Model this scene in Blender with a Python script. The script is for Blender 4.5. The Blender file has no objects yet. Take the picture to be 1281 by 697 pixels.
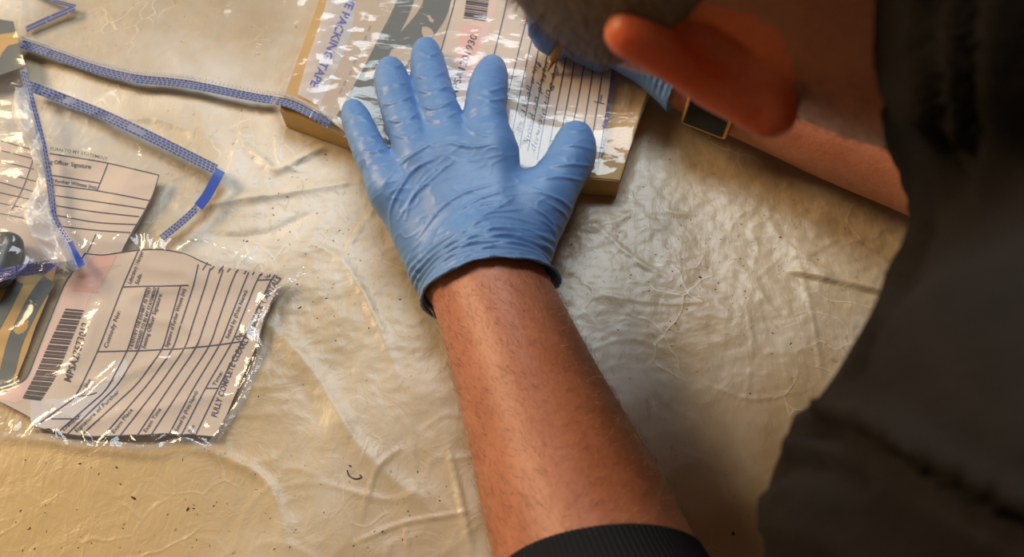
import bpy, bmesh, math, random
import numpy as np
from mathutils import Vector, Matrix
from mathutils.geometry import delaunay_2d_cdt
import openvdb

random.seed(7)
rng = np.random.default_rng(11)
SC = bpy.context.scene
COL = SC.collection

# ------------------------------------------------------------------ camera
W, H, F = 1281.0, 697.0, 1000.0
PITCH = math.radians(28)
CAM = np.array([0.0, -0.25, 0.467])
FWD = np.array([0, math.sin(PITCH), -math.cos(PITCH)])
UPV = np.array([0, math.cos(PITCH), math.sin(PITCH)])
RGT = np.array([1.0, 0, 0])
cd = bpy.data.cameras.new('camera'); cam = bpy.data.objects.new('camera', cd); COL.objects.link(cam)
cam.location = CAM; cam.rotation_euler = (PITCH, 0, 0)
cd.sensor_width = 36; cd.lens = 36 * F / W; cd.clip_start = 0.01
cd.dof.use_dof = True; cd.dof.focus_distance = 0.50; cd.dof.aperture_fstop = 6.5
SC.camera = cam

# ------------------------------------------------------------------ light, world, exposure
SC.view_settings.view_transform = 'Standard'; SC.view_settings.look = 'None'
SC.view_settings.gamma = 1.0; SC.view_settings.exposure = -0.08
SC.view_settings.use_curve_mapping = False
wd = bpy.data.worlds.new('room_light'); SC.world = wd; wd.use_nodes = True
wd.node_tree.nodes['Background'].inputs[0].default_value = (1.0, 0.72, 0.46, 1)
wd.node_tree.nodes['Background'].inputs[1].default_value = 0.13

def area(name, loc, target, sx, sy, power, color):
    l = bpy.data.lights.new(name, 'AREA'); l.shape = 'RECTANGLE'; l.size = sx; l.size_y = sy
    l.energy = power; l.color = color
    o = bpy.data.objects.new(name, l); COL.objects.link(o); o.location = loc
    o.rotation_euler = (Vector(target) - Vector(loc)).to_track_quat('-Z', 'Y').to_euler()
    return o
area('window_light', (0.05, 1.22, 1.98), (0, 0.05, 0), 1.4, 0.9, 38, (0.82, 0.92, 1.0))
area('lamp_light', (-2.0, 0.95, 1.30), (0, 0, 0), 0.80, 0.80, 56, (1.0, 0.72, 0.43))

# ------------------------------------------------------------------ projection helpers
def ray(px, py):
    px = np.asarray(px, float); py = np.asarray(py, float)
    a = (px - W / 2) / F; b = -(py - H / 2) / F
    return FWD + a[..., None] * RGT + b[..., None] * UPV      # unit depth
def at_z(px, py, z):                                          # a pixel at a height -> world point
    r = ray(px, py); t = (z - CAM[2]) / r[..., 2]
    return CAM + r * t[..., None]
def at_d(px, py, d):                                          # a pixel at a camera depth
    return CAM + ray(px, py) * np.asarray(d, float)[..., None]
def proj(p):
    q = np.asarray(p, float) - CAM
    d = q @ FWD
    return W / 2 + F * (q @ RGT) / d, H / 2 - F * (q @ UPV) / d, d

# ------------------------------------------------------------------ numpy noise
_perm = rng.permutation(256); _perm = np.concatenate([_perm, _perm, _perm])
_g3 = rng.normal(size=(256, 3)); _g3 /= np.linalg.norm(_g3, axis=1)[:, None]
def noise3(x, y, z=0.0):
    x = np.asarray(x, float); y = np.asarray(y, float); z = np.asarray(z, float) + np.zeros_like(x)
    xi = np.floor(x).astype(int); yi = np.floor(y).astype(int); zi = np.floor(z).astype(int)
    xf = x - xi; yf = y - yi; zf = z - zi
    xi &= 255; yi &= 255; zi &= 255
    def fade(t): return t * t * t * (t * (t * 6 - 15) + 10)
    u, v, w = fade(xf), fade(yf), fade(zf)
    out = 0
    for dx in (0, 1):
        for dy in (0, 1):
            for dz in (0, 1):
                h = _perm[_perm[_perm[(xi + dx) & 255] + ((yi + dy) & 255)] + ((zi + dz) & 255)]
                g = _g3[h]
                d = g[..., 0] * (xf - dx) + g[..., 1] * (yf - dy) + g[..., 2] * (zf - dz)
                wx = u if dx else 1 - u; wy = v if dy else 1 - v; wz = w if dz else 1 - w
                out = out + d * wx * wy * wz
    return out * 1.5
def fbm(x, y, z=0.0, o=4):
    s = 0; a = 1
    for i in range(o):
        s = s + a * noise3(x * 2 ** i + 17.3 * i, y * 2 ** i - 9.1 * i, z); a *= 0.5
    return s
def ridge(x, y, z=0.0, p=6):
    return (1 - np.minimum(1, np.abs(noise3(x, y, z)) * 2)) ** p
def sstep(a, b, x):
    t = np.clip((x - a) / (b - a), 0, 1); return t * t * (3 - 2 * t)
def seg_dist(px, py, pts):
    best = np.full(np.shape(px), 1e9); tt = np.zeros(np.shape(px)); n = len(pts) - 1
    for i in range(n):
        ax, ay = pts[i]; bx, by = pts[i + 1]
        dx, dy = bx - ax, by - ay
        t = np.clip(((px - ax) * dx + (py - ay) * dy) / (dx * dx + dy * dy + 1e-12), 0, 1)
        d = np.hypot(px - ax - t * dx, py - ay - t * dy)
        m = d < best; best = np.where(m, d, best); tt = np.where(m, (i + t) / n, tt)
    return best, tt
def poly_sd(px, py, poly):                                     # signed distance, negative inside
    d, _ = seg_dist(px, py, list(poly) + [poly[0]])
    ins = np.zeros(np.shape(px), bool); n = len(poly)
    for i in range(n):
        x1, y1 = poly[i]; x2, y2 = poly[(i + 1) % n]
        c = ((y1 > py) != (y2 > py)) & (px < (x2 - x1) * (py - y1) / (y2 - y1 + 1e-12) + x1)
        ins ^= c
    return np.where(ins, -d, d)
def catmull(pts, n):
    pts = np.asarray(pts, float)
    if len(pts) == 2:
        t = np.linspace(0, 1, n)[:, None]; return pts[0] * (1 - t) + pts[1] * t
    P = np.vstack([2 * pts[0] - pts[1], pts, 2 * pts[-1] - pts[-2]])
    s = np.linspace(0, len(pts) - 1, n); i = np.minimum(s.astype(int), len(pts) - 2); t = (s - i)[:, None]
    p0, p1, p2, p3 = P[i], P[i + 1], P[i + 2], P[i + 3]
    return 0.5 * (2 * p1 + (p2 - p0) * t + (2 * p0 - 5 * p1 + 4 * p2 - p3) * t * t + (3 * p1 - p0 - 3 * p2 + p3) * t ** 3)

# ------------------------------------------------------------------ materials
def mat(name):
    m = bpy.data.materials.new(name); m.use_nodes = True
    nt = m.node_tree; nt.nodes.clear()
    out = nt.nodes.new('ShaderNodeOutputMaterial')
    return m, nt, out
def N(nt, kind, **kw):
    n = nt.nodes.new('ShaderNode' + kind)
    for k, v in kw.items():
        if k in n.inputs: n.inputs[k].default_value = v
        else: setattr(n, k, v)
    return n
def ramp(nt, src, stops):
    r = nt.nodes.new('ShaderNodeValToRGB'); nt.links.new(src, r.inputs[0])
    els = r.color_ramp.elements
    while len(els) < len(stops): els.new(0.5)
    for e, (p, c) in zip(els, stops): e.position = p; e.color = (*c, 1) if len(c) == 3 else c
    return r
def noise(nt, scale, detail=4, rough=0.5, dist=0.0, vec=None):
    n = N(nt, 'TexNoise', Scale=scale, Detail=detail, Roughness=rough, Distortion=dist)
    if vec is None:
        tc = N(nt, 'TexCoord'); vec = tc.outputs['Object']
    nt.links.new(vec, n.inputs['Vector']); return n
def bump(nt, height, strength, dist, prev=None):
    b = N(nt, 'Bump', Strength=strength, Distance=dist)
    nt.links.new(height, b.inputs['Height'])
    if prev is not None: nt.links.new(prev, b.inputs['Normal'])
    return b.outputs['Normal']
def simple(name, col, rough=0.5, spec=0.5, metal=0.0, bumps=(), var=0.0, vscale=60, **kw):
    m, nt, out = mat(name)
    p = N(nt, 'BsdfPrincipled', Roughness=rough, Metallic=metal)
    p.inputs['Specular IOR Level'].default_value = spec
    p.inputs['Base Color'].default_value = (*col, 1)
    for k, v in kw.items(): p.inputs[k.replace('_', ' ')].default_value = v
    if var:
        n = noise(nt, vscale, 5)
        r = ramp(nt, n.outputs[0], [(0.3, tuple(c * (1 - var) for c in col)), (0.7, tuple(min(1, c * (1 + var)) for c in col))])
        nt.links.new(r.outputs[0], p.inputs['Base Color'])
    prev = None
    for (sc, st, di) in bumps:
        prev = bump(nt, noise(nt, sc, 4).outputs[0], st, di, prev)
    if prev is not None: nt.links.new(prev, p.inputs['Normal'])
    nt.links.new(p.outputs[0], out.inputs[0])
    return m

def sheet_material():
    m, nt, out = mat('crinkled_plastic_sheet')
    tc = N(nt, 'TexCoord'); O = tc.outputs['Object']
    p = N(nt, 'BsdfPrincipled', Roughness=0.42)
    n1 = noise(nt, 5.0, 5, 0.6, 0.3, O)
    r1 = ramp(nt, n1.outputs[0], [(0.34, (0.41, 0.30, 0.165)), (0.50, (0.53, 0.435, 0.29)), (0.64, (0.72, 0.68, 0.60))])
    # cloudy, matt patches spread at random; smooth yellow film at the near left corner
    g = N(nt, 'VectorMath', operation='DISTANCE'); nt.links.new(O, g.inputs[0]); g.inputs[1].default_value = (-0.34, -0.24, 0)
    gr = N(nt, 'MapRange'); nt.links.new(g.outputs['Value'], gr.inputs[0])
    gr.inputs[1].default_value = 0.12; gr.inputs[2].default_value = 0.30
    ny = N(nt, 'MixRGB', blend_type='MIX'); nt.links.new(gr.outputs[0], ny.inputs[0])
    ny.inputs[1].default_value = (0.56, 0.38, 0.16, 1); nt.links.new(r1.outputs[0], ny.inputs[2])
    # whitish stress marks along the creases
    nz = noise(nt, 9, 3, 0.5, 0, O)
    mv = N(nt, 'MixRGB', blend_type='LINEAR_LIGHT'); mv.inputs[0].default_value = 0.06
    nt.links.new(O, mv.inputs[1]); nt.links.new(nz.outputs[1], mv.inputs[2])
    vo = N(nt, 'TexVoronoi', feature='DISTANCE_TO_EDGE', Scale=34.0); nt.links.new(mv.outputs[0], vo.inputs['Vector'])
    vr = ramp(nt, vo.outputs['Distance'], [(0.0, (1, 1, 1)), (0.012, (0, 0, 0))])
    ms = noise(nt, 14, 3, 0.6, 0, O); mr = ramp(nt, ms.outputs[0], [(0.51, (0, 0, 0)), (0.62, (1, 1, 1))])
    mm = N(nt, 'Math', operation='MULTIPLY'); nt.links.new(vr.outputs[0], mm.inputs[0]); nt.links.new(mr.outputs[0], mm.inputs[1])
    mg = N(nt, 'Math', operation='MULTIPLY'); nt.links.new(mm.outputs[0], mg.inputs[0]); nt.links.new(gr.outputs[0], mg.inputs[1])
    mx = N(nt, 'MixRGB'); mq = N(nt, 'Math', operation='MULTIPLY'); nt.links.new(mg.outputs[0], mq.inputs[0]); mq.inputs[1].default_value = 0.8
    nt.links.new(mq.outputs[0], mx.inputs[0]); nt.links.new(ny.outputs[0], mx.inputs[1]); mx.inputs[2].default_value = (0.86, 0.82, 0.74, 1)
    # fine brown grit
    gn = noise(nt, 260, 2, 0.5, 0, O); gg = ramp(nt, gn.outputs[0], [(0.70, (1, 1, 1)), (0.78, (0.45, 0.34, 0.22))])
    m2 = N(nt, 'MixRGB', blend_type='MULTIPLY'); m2.inputs[0].default_value = 0.8
    nt.links.new(mx.outputs[0], m2.inputs[1]); nt.links.new(gg.outputs[0], m2.inputs[2])
    cm = N(nt, 'Mapping'); nt.links.new(O, cm.inputs[0]); cm.inputs['Rotation'].default_value = (0, 0, 0.5); cm.inputs['Scale'].default_value = (1, 0.5, 1)
    cn = noise(nt, 170, 2, 0.5, 0.8, cm.outputs[0]); cg = ramp(nt, cn.outputs[0], [(0.64, (1, 1, 1)), (0.70, (0.62, 0.50, 0.36))])  # brown dashes: shade of small cockles painted into the colour
    ca = noise(nt, 7, 2, 0.5, 0, O); cb = ramp(nt, ca.outputs[0], [(0.48, (0, 0, 0)), (0.60, (0.45, 0.45, 0.45))])
    m3 = N(nt, 'MixRGB', blend_type='MULTIPLY'); nt.links.new(cb.outputs[0], m3.inputs[0]); nt.links.new(m2.outputs[0], m3.inputs[1]); nt.links.new(cg.outputs[0], m3.inputs[2])
    nt.links.new(m3.outputs[0], p.inputs['Base Color'])
    rr = N(nt, 'MapRange'); nt.links.new(n1.outputs[0], rr.inputs[0]); rr.inputs[3].default_value = 0.30; rr.inputs[4].default_value = 0.48
    nt.links.new(rr.outputs[0], p.inputs['Roughness'])
    p.inputs['Specular IOR Level'].default_value = 0.75
    st = N(nt, 'Mapping'); nt.links.new(O, st.inputs[0]); st.inputs['Rotation'].default_value = (0, 0, 0.9); st.inputs['Scale'].default_value = (1, 0.35, 1)
    b1 = bump(nt, noise(nt, 160, 4, 0.6, 0.6, st.outputs[0]).outputs[0], 0.30, 0.0012)
    b2 = bump(nt, noise(nt, 45, 4, 0.6, 1.0, O).outputs[0], 0.17, 0.004, b1)
    vb = ramp(nt, vo.outputs['Distance'], [(0.0, (1, 1, 1)), (0.05, (0, 0, 0))])
    vm = N(nt, 'Math', operation='MULTIPLY'); nt.links.new(vb.outputs[0], vm.inputs[0]); nt.links.new(mr.outputs[0], vm.inputs[1])
    b3 = bump(nt, vm.outputs[0], 0.20, 0.0008, b2)
    nt.links.new(b3, p.inputs['Normal'])
    nt.links.new(p.outputs[0], out.inputs[0])
    return m

def film_material(name, milky=0.05, rough=0.10, bs=0.14, tint=(0.97, 0.97, 0.98)):
    m, nt, out = mat(name)
    tc = N(nt, 'TexCoord'); O = tc.outputs['Object']
    ms = N(nt, 'Mapping'); nt.links.new(O, ms.inputs[0]); ms.inputs['Rotation'].default_value = (0, 0, -0.5); ms.inputs['Scale'].default_value = (0.5, 1.4, 1)
    b1 = bump(nt, noise(nt, 28, 3, 0.5, 1.6, ms.outputs[0]).outputs[0], bs, 0.006)
    b2 = bump(nt, noise(nt, 120, 3, 0.5, 1.0, O).outputs[0], bs, 0.0008, b1)
    gl = N(nt, 'BsdfGlossy', Roughness=rough); gl.inputs[0].default_value = (1, 1, 1, 1)
    nt.links.new(b2, gl.inputs['Normal'])
    tr = N(nt, 'BsdfTransparent'); tr.inputs[0].default_value = (*tint, 1)
    df = N(nt, 'BsdfDiffuse'); df.inputs[0].default_value = (0.80, 0.84, 0.90, 1)
    lw = N(nt, 'LayerWeight', Blend=0.5); nt.links.new(b2, lw.inputs['Normal'])
    pw = N(nt, 'Math', operation='POWER'); nt.links.new(lw.outputs['Facing'], pw.inputs[0]); pw.inputs[1].default_value = 5.0
    fr = N(nt, 'Math', operation='MULTIPLY_ADD'); nt.links.new(pw.outputs[0], fr.inputs[0]); fr.inputs[1].default_value = 0.85; fr.inputs[2].default_value = 0.042
    fm = N(nt, 'Math', operation='MULTIPLY', use_clamp=True); nt.links.new(fr.outputs[0], fm.inputs[0]); fm.inputs[1].default_value = 1.2
    mx = N(nt, 'MixShader'); nt.links.new(fm.outputs[0], mx.inputs[0]); nt.links.new(tr.outputs[0], mx.inputs[1]); nt.links.new(gl.outputs[0], mx.inputs[2])
    m2 = N(nt, 'MixShader'); m2.inputs[0].default_value = milky; nt.links.new(mx.outputs[0], m2.inputs[1]); nt.links.new(df.outputs[0], m2.inputs[2])
    nt.links.new(m2.outputs[0], out.inputs[0])
    return m

def skin_material(name, c_lo, c_hi, sss=0.12, sscale=0.008):
    m, nt, out = mat(name)
    tc = N(nt, 'TexCoord'); O = tc.outputs['Object']
    p = N(nt, 'BsdfPrincipled', Roughness=0.46)
    n = noise(nt, 22, 6, 0.65, 0.4, O)
    r = ramp(nt, n.outputs[0], [(0.33, c_lo), (0.66, c_hi)])
    f = noise(nt, 420, 2, 0.5, 0, O); fr = ramp(nt, f.outputs[0], [(0.35, (0.86, 0.80, 0.78)), (0.6, (1, 1, 1))])
    mx = N(nt, 'MixRGB', blend_type='MULTIPLY'); mx.inputs[0].default_value = 0.6
    nt.links.new(r.outputs[0], mx.inputs[1]); nt.links.new(fr.outputs[0], mx.inputs[2])
    nt.links.new(mx.outputs[0], p.inputs['Base Color'])
    p.subsurface_method = 'RANDOM_WALK'
    p.inputs['Subsurface Weight'].default_value = sss
    p.inputs['Subsurface Radius'].default_value = (1.0, 0.25, 0.1)
    p.inputs['Subsurface Scale'].default_value = sscale
    ms = N(nt, 'Mapping'); nt.links.new(O, ms.inputs[0]); ms.inputs['Rotation'].default_value = (0, 0, 0.3); ms.inputs['Scale'].default_value = (1.0, 0.5, 1)
    b = bump(nt, noise(nt, 500, 3, 0.6, 0.3, ms.outputs[0]).outputs[0], 0.35, 0.0008)
    b = bump(nt, noise(nt, 60, 3, 0.5, 0.3, O).outputs[0], 0.2, 0.003, b)
    nt.links.new(b, p.inputs['Normal'])
    nt.links.new(p.outputs[0], out.inputs[0])
    return m

def glove_material():
    m, nt, out = mat('blue_nitrile')
    tc = N(nt, 'TexCoord'); O = tc.outputs['Object']
    p = N(nt, 'BsdfPrincipled', Roughness=0.44)
    n = noise(nt, 30, 4, 0.6, 0.3, O)
    r = ramp(nt, n.outputs[0], [(0.35, (0.11, 0.235, 0.50)), (0.65, (0.14, 0.285, 0.57))])
    nt.links.new(r.outputs[0], p.inputs['Base Color'])
    p.inputs['Specular IOR Level'].default_value = 0.5
    b = bump(nt, noise(nt, 900, 2, 0.5, 0, O).outputs[0], 0.12, 0.0004)
    ms = N(nt, 'Mapping'); nt.links.new(O, ms.inputs[0]); ms.inputs['Rotation'].default_value = (0, 0, 0.45); ms.inputs['Scale'].default_value = (0.35, 1.5, 1)
    b = bump(nt, noise(nt, 90, 4, 0.55, 0.6, ms.outputs[0]).outputs[0], 0.22, 0.0010, b)
    nt.links.new(b, p.inputs['Normal']); nt.links.new(p.outputs[0], out.inputs[0])
    return m

M = {}
M['sheet'] = sheet_material()
M['film'] = film_material('clear_bag_film')
M['film_strong'] = film_material('crumpled_bag_film', 0.36, 0.16, 0.5)
M['rimfilm'] = film_material('bag_rim_film', 0.16, 0.12, 0.6)
M['glove'] = glove_material()
M['skin'] = skin_material('skin', (0.43, 0.155, 0.08), (0.54, 0.22, 0.125))
M['ear'] = skin_material('ear_skin', (0.72, 0.16, 0.06), (0.80, 0.21, 0.08), 0.9, 0.016)  # natural ear red, with the glow of light through it added to the colour
M['paper'] = simple('label_print_cream', (0.70, 0.58, 0.47), 0.5, 0.2, bumps=((40, 0.15, 0.002),), var=0.05, vscale=25)
M['white'] = simple('label_print_white', (0.72, 0.68, 0.66), 0.5, 0.2)
M['pink'] = simple('label_print_pink', (0.78, 0.46, 0.38), 0.45)
M['pink2'] = simple('label_print_pale_pink', (0.78, 0.55, 0.47), 0.45)
M['paper2'] = simple('plain_insert', (0.54, 0.44, 0.34), 0.5, 0.15)
M['haze'] = film_material('adhesive_film_glare', 0.45, 0.25, 0.3)  # whitish adhesive flap, with white glare painted in as milkiness
M['ink'] = simple('navy_ink', (0.035, 0.035, 0.085), 0.5)
M['black'] = simple('black_ink', (0.02, 0.018, 0.03), 0.5)
M['pen_ink'] = simple('pen_ink', (0.05, 0.045, 0.06), 0.5)
M['blue_ink'] = simple('blue_ink', (0.05, 0.07, 0.42), 0.5)
M['blue'] = simple('solid_blue_seal', (0.02, 0.07, 0.42), 0.3)
M['seam'] = simple('seam_pale_blue', (0.26, 0.29, 0.40), 0.5, 0.2)
M['seam_clear'] = film_material('seam_clear', 0.35, 0.2, 0.3)
M['seam_ink'] = simple('seam_navy', (0.035, 0.06, 0.24), 0.4)
M['grey'] = simple('grey_print_band', (0.15, 0.165, 0.155), 0.55, 0.12)
M['dim'] = simple('faded_grey_print', (0.34, 0.30, 0.27), 0.5)
M['card'] = simple('cardboard', (0.60, 0.38, 0.14), 0.65, 0.2, bumps=((90, 0.2, 0.001),), var=0.10, vscale=30)
M['hood'] = simple('black_sweatshirt', (0.015, 0.0125, 0.0105), 0.95, 0.15, bumps=((700, 0.5, 0.001), (30, 0.4, 0.01)), var=0.2, vscale=40)
M['rib'] = simple('black_rib', (0.014, 0.016, 0.020), 0.9, 0.15)
M['trousers'] = simple('dark_trousers', (0.03, 0.032, 0.04), 0.9, 0.2, bumps=((500, 0.4, 0.001),))
M['shoe'] = simple('black_shoe', (0.02, 0.02, 0.02), 0.5)
M['hair'] = simple('brown_grey_hair', (0.13, 0.088, 0.056), 0.6, 0.4, bumps=((300, 0.6, 0.002),), var=0.3, vscale=150)
M['armhair'] = simple('arm_hair', (0.20, 0.10, 0.06), 0.4, 0.6)
M['armhair2'] = simple('fair_arm_hair', (0.80, 0.55, 0.38), 0.5, 0.4)
M['gold'] = simple('brass', (0.60, 0.34, 0.10), 0.32, metal=0.9)
M['dial'] = simple('watch_glass', (0.018, 0.014, 0.010), 0.15)
M['strap'] = simple('black_strap', (0.012, 0.012, 0.014), 0.6)
M['amber'] = simple('amber_barrel', (0.42, 0.22, 0.07), 0.25)
M['pengrey'] = simple('grey_pen_grip', (0.09, 0.08, 0.08), 0.4)
M['wood'] = simple('tabletop_wood', (0.36, 0.22, 0.11), 0.5, var=0.2, vscale=12)
M['floor'] = simple('floor_vinyl', (0.20, 0.16, 0.12), 0.6, var=0.15, vscale=4)
M['crumb'] = simple('dark_crumb', (0.035, 0.025, 0.018), 0.8)
M['thing_grey'] = simple('grey_plastic', (0.055, 0.065, 0.065), 0.35)
M['thing_red'] = simple('brown_print', (0.20, 0.07, 0.05), 0.5)

# ------------------------------------------------------------------ object helpers
def tag(o, label=None, cat=None, group=None, kind=None):
    if label: o['label'] = label
    if cat: o['category'] = cat
    if group: o['group'] = group
    if kind: o['kind'] = kind
    return o
def link(o, parent=None):
    COL.objects.link(o)
    if parent is not None:
        o.parent = parent
        o.matrix_parent_inverse = Matrix.Translation(parent.location).inverted() if not parent.parent else parent.matrix_parent_inverse.copy()
    return o
def empty(name, loc, label, cat, group=None):
    o = bpy.data.objects.new(name, None); o.location = loc; o.empty_display_size = 0.02
    COL.objects.link(o); return tag(o, label, cat, group)
def from_data(name, V, Fc, mats, idx=None, parent=None, smooth=True):
    me = bpy.data.meshes.new(name)
    V = np.asarray(V, float)
    Fc_arr = np.asarray(Fc) if not isinstance(Fc, list) else None
    if Fc_arr is not None and Fc_arr.ndim == 2:
        n, k = Fc_arr.shape
        me.vertices.add(len(V)); me.vertices.foreach_set('co', V.ravel())
        me.loops.add(n * k); me.loops.foreach_set('vertex_index', Fc_arr.astype(np.int32).ravel())
        me.polygons.add(n); me.polygons.foreach_set('loop_start', np.arange(0, n * k, k, dtype=np.int32))
        me.polygons.foreach_set('loop_total', np.full(n, k, np.int32))
    else:
        me.from_pydata([tuple(v) for v in V], [], [tuple(int(i) for i in f) for f in Fc])
    for m in (mats if isinstance(mats, (list, tuple)) else [mats]): me.materials.append(m)
    me.update(calc_edges=True)
    if idx is not None: me.polygons.foreach_set('material_index', np.asarray(idx, np.int32))
    me.polygons.foreach_set('use_smooth', [smooth] * len(me.polygons))
    me.validate(); me.update()
    o = bpy.data.objects.new(name, me)
    return link(o, parent)
def box_data(x0, y0, z0, x1, y1, z1):
    V = [(x0, y0, z0), (x1, y0, z0), (x1, y1, z0), (x0, y1, z0), (x0, y0, z1), (x1, y0, z1), (x1, y1, z1), (x0, y1, z1)]
    return V, [(0, 3, 2, 1), (4, 5, 6, 7), (0, 1, 5, 4), (1, 2, 6, 5), (2, 3, 7, 6), (3, 0, 4, 7)]
def bevel_obj(o, w, seg=3):
    bm = bmesh.new(); bm.from_mesh(o.data)
    bmesh.ops.bevel(bm, geom=bm.edges[:], offset=w, segments=seg, affect='EDGES', profile=0.6)
    bm.to_mesh(o.data); bm.free(); return o
class Bag:                                                     # collects loose geometry into one mesh
    def __init__(s): s.V = []; s.F = []; s.I = []; s.mats = []; s.n = 0
    def mi(s, m):
        if m not in s.mats: s.mats.append(m)
        return s.mats.index(m)
    def add(s, V, Fc, m):
        i = s.mi(m); V = np.asarray(V, float)
        s.V.append(V); s.F += [tuple(int(a) + s.n for a in f) for f in Fc]; s.I += [i] * len(Fc); s.n += len(V)
    def build(s, name, parent=None, smooth=True):
        return from_data(name, np.vstack(s.V), s.F, s.mats, s.I, parent, smooth)

def tube_data(pts, rad, k=6):
    pts = np.asarray(pts, float); n = len(pts); rad = np.broadcast_to(rad, (n,))
    V = []
    T = np.gradient(pts, axis=0); T /= np.linalg.norm(T, axis=1)[:, None] + 1e-12
    ref = np.array([0.3, 0.2, 0.93])
    for i in range(n):
        a = np.cross(T[i], ref); a /= np.linalg.norm(a) + 1e-12; b = np.cross(T[i], a)
        for j in range(k):
            th = 2 * math.pi * j / k; V.append(pts[i] + rad[i] * (math.cos(th) * a + math.sin(th) * b))
    Fc = [(i * k + j, i * k + (j + 1) % k, (i + 1) * k + (j + 1) % k, (i + 1) * k + j) for i in range(n - 1) for j in range(k)]
    Fc += [tuple(range(k))[::-1], tuple((n - 1) * k + j for j in range(k))]
    return V, Fc

# ------------------------------------------------------------------ implicit surfaces
class Field:
    def __init__(s, lo, hi, h):
        s.lo = np.array(lo, float); s.h = h
        s.n = np.ceil((np.array(hi) - s.lo) / h).astype(int) + 1
        s.a = np.full(s.n, 0.05, np.float32)
    def sub(s, lo, hi):
        i0 = np.clip(np.floor((np.asarray(lo) - s.lo) / s.h).astype(int), 0, s.n)
        i1 = np.clip(np.ceil((np.asarray(hi) - s.lo) / s.h).astype(int) + 1, 0, s.n)
        if (i1 <= i0).any(): return None, None
        g = [(s.lo[k] + s.h * np.arange(i0[k], i1[k])).astype(np.float32) for k in range(3)]
        return tuple(slice(i0[k], i1[k]) for k in range(3)), np.meshgrid(*g, indexing='ij', sparse=True)
    def smin(s, sl, d, k):
        a = s.a[sl]
        if k <= 0: s.a[sl] = np.minimum(a, d); return
        hh = np.maximum(k - np.abs(a - d), 0) / k
        s.a[sl] = np.minimum(a, d) - hh * hh * k * 0.25
    def cone(s, a, b, ra, rb, k=0.006, cut=False):
        a = np.asarray(a, float); b = np.asarray(b, float); R = max(ra, rb) + k + 0.012
        sl, g = s.sub(np.minimum(a, b) - R, np.maximum(a, b) + R)
        if sl is None: return
        d = b - a; L = d @ d + 1e-12
        t = np.clip(((g[0] - a[0]) * d[0] + (g[1] - a[1]) * d[1] + (g[2] - a[2]) * d[2]) / L, 0, 1)
        q = np.sqrt((g[0] - a[0] - t * d[0]) ** 2 + (g[1] - a[1] - t * d[1]) ** 2 + (g[2] - a[2] - t * d[2]) ** 2) - (ra + (rb - ra) * t)
        if cut: s.smax(sl, -q, k)
        else: s.smin(sl, q, k)
    def smax(s, sl, d, k):
        a = s.a[sl]; hh = np.maximum(k - np.abs(a - d), 0) / max(k, 1e-9)
        s.a[sl] = np.maximum(a, d) + hh * hh * k * 0.25
    def chain(s, pts, rr, k=0.006, n=None):
        pts = np.asarray(pts, float); rr = np.asarray(rr, float)
        if n and len(pts) > 2:
            q = catmull(np.hstack([pts, rr[:, None]]), n); pts, rr = q[:, :3], q[:, 3]
        for i in range(len(pts) - 1): s.cone(pts[i], pts[i + 1], rr[i], rr[i + 1], k)
    def ell(s, c, ax, r, k=0.01):                              # ax: 3 unit rows
        c = np.asarray(c, float); R = max(r) + k + 0.012
        sl, g = s.sub(c - R, c + R)
        if sl is None: return
        x, y, z = g[0] - c[0], g[1] - c[1], g[2] - c[2]
        u = [(x * ax[i][0] + y * ax[i][1] + z * ax[i][2]) / r[i] for i in range(3)]
        k0 = np.sqrt(u[0] ** 2 + u[1] ** 2 + u[2] ** 2) + 1e-6
        k1 = np.sqrt((u[0] / r[0]) ** 2 + (u[1] / r[1]) ** 2 + (u[2] / r[2]) ** 2) + 1e-6
        s.smin(sl, k0 * (k0 - 1) / k1, k)
    def grid(s):
        return np.meshgrid(*[(s.lo[k] + s.h * np.arange(s.n[k])).astype(np.float32) for k in range(3)], indexing='ij', sparse=True)
    def mesh(s):
        a = s.a.copy()
        a[0] = a[-1] = 0.01; a[:, 0] = a[:, -1] = 0.01; a[:, :, 0] = a[:, :, -1] = 0.01
        a = np.clip(a, -0.02, 0.02)
        g = openvdb.FloatGrid(0.02); g.copyFromArray(a)
        P, Q = g.convertToQuads(0.0)
        P = P.astype(float) * s.h + s.lo; Q = Q.astype(np.int64)
        a0, b0, c0 = P[Q[:, 0]], P[Q[:, 1]], P[Q[:, 2]]; d0 = P[Q[:, 3]]
        vol = np.einsum('ij,ij->i', a0, np.cross(b0, c0)).sum() + np.einsum('ij,ij->i', a0, np.cross(c0, d0)).sum()
        if vol < 0: Q = Q[:, ::-1]
        return P, Q
def normals(P, Q):
    fn = np.cross(P[Q[:, 2]] - P[Q[:, 0]], P[Q[:, 3]] - P[Q[:, 1]])
    n = np.zeros_like(P)
    for k in range(4): np.add.at(n, Q[:, k], fn)
    return n / (np.linalg.norm(n, axis=1)[:, None] + 1e-12)
def relax(P, Q, it=2, w=0.5):
    E = np.vstack([Q[:, [0, 1]], Q[:, [1, 2]], Q[:, [2, 3]], Q[:, [3, 0]]])
    for _ in range(it):
        s = np.zeros_like(P); c = np.zeros(len(P))
        for a, b in ((0, 1), (1, 0)):
            for k in range(3): s[:, k] += np.bincount(E[:, a], P[E[:, b], k], len(P))
            c += np.bincount(E[:, a], minlength=len(P))
        P = P * (1 - w) + w * s / np.maximum(c, 1)[:, None]
    return P

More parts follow.
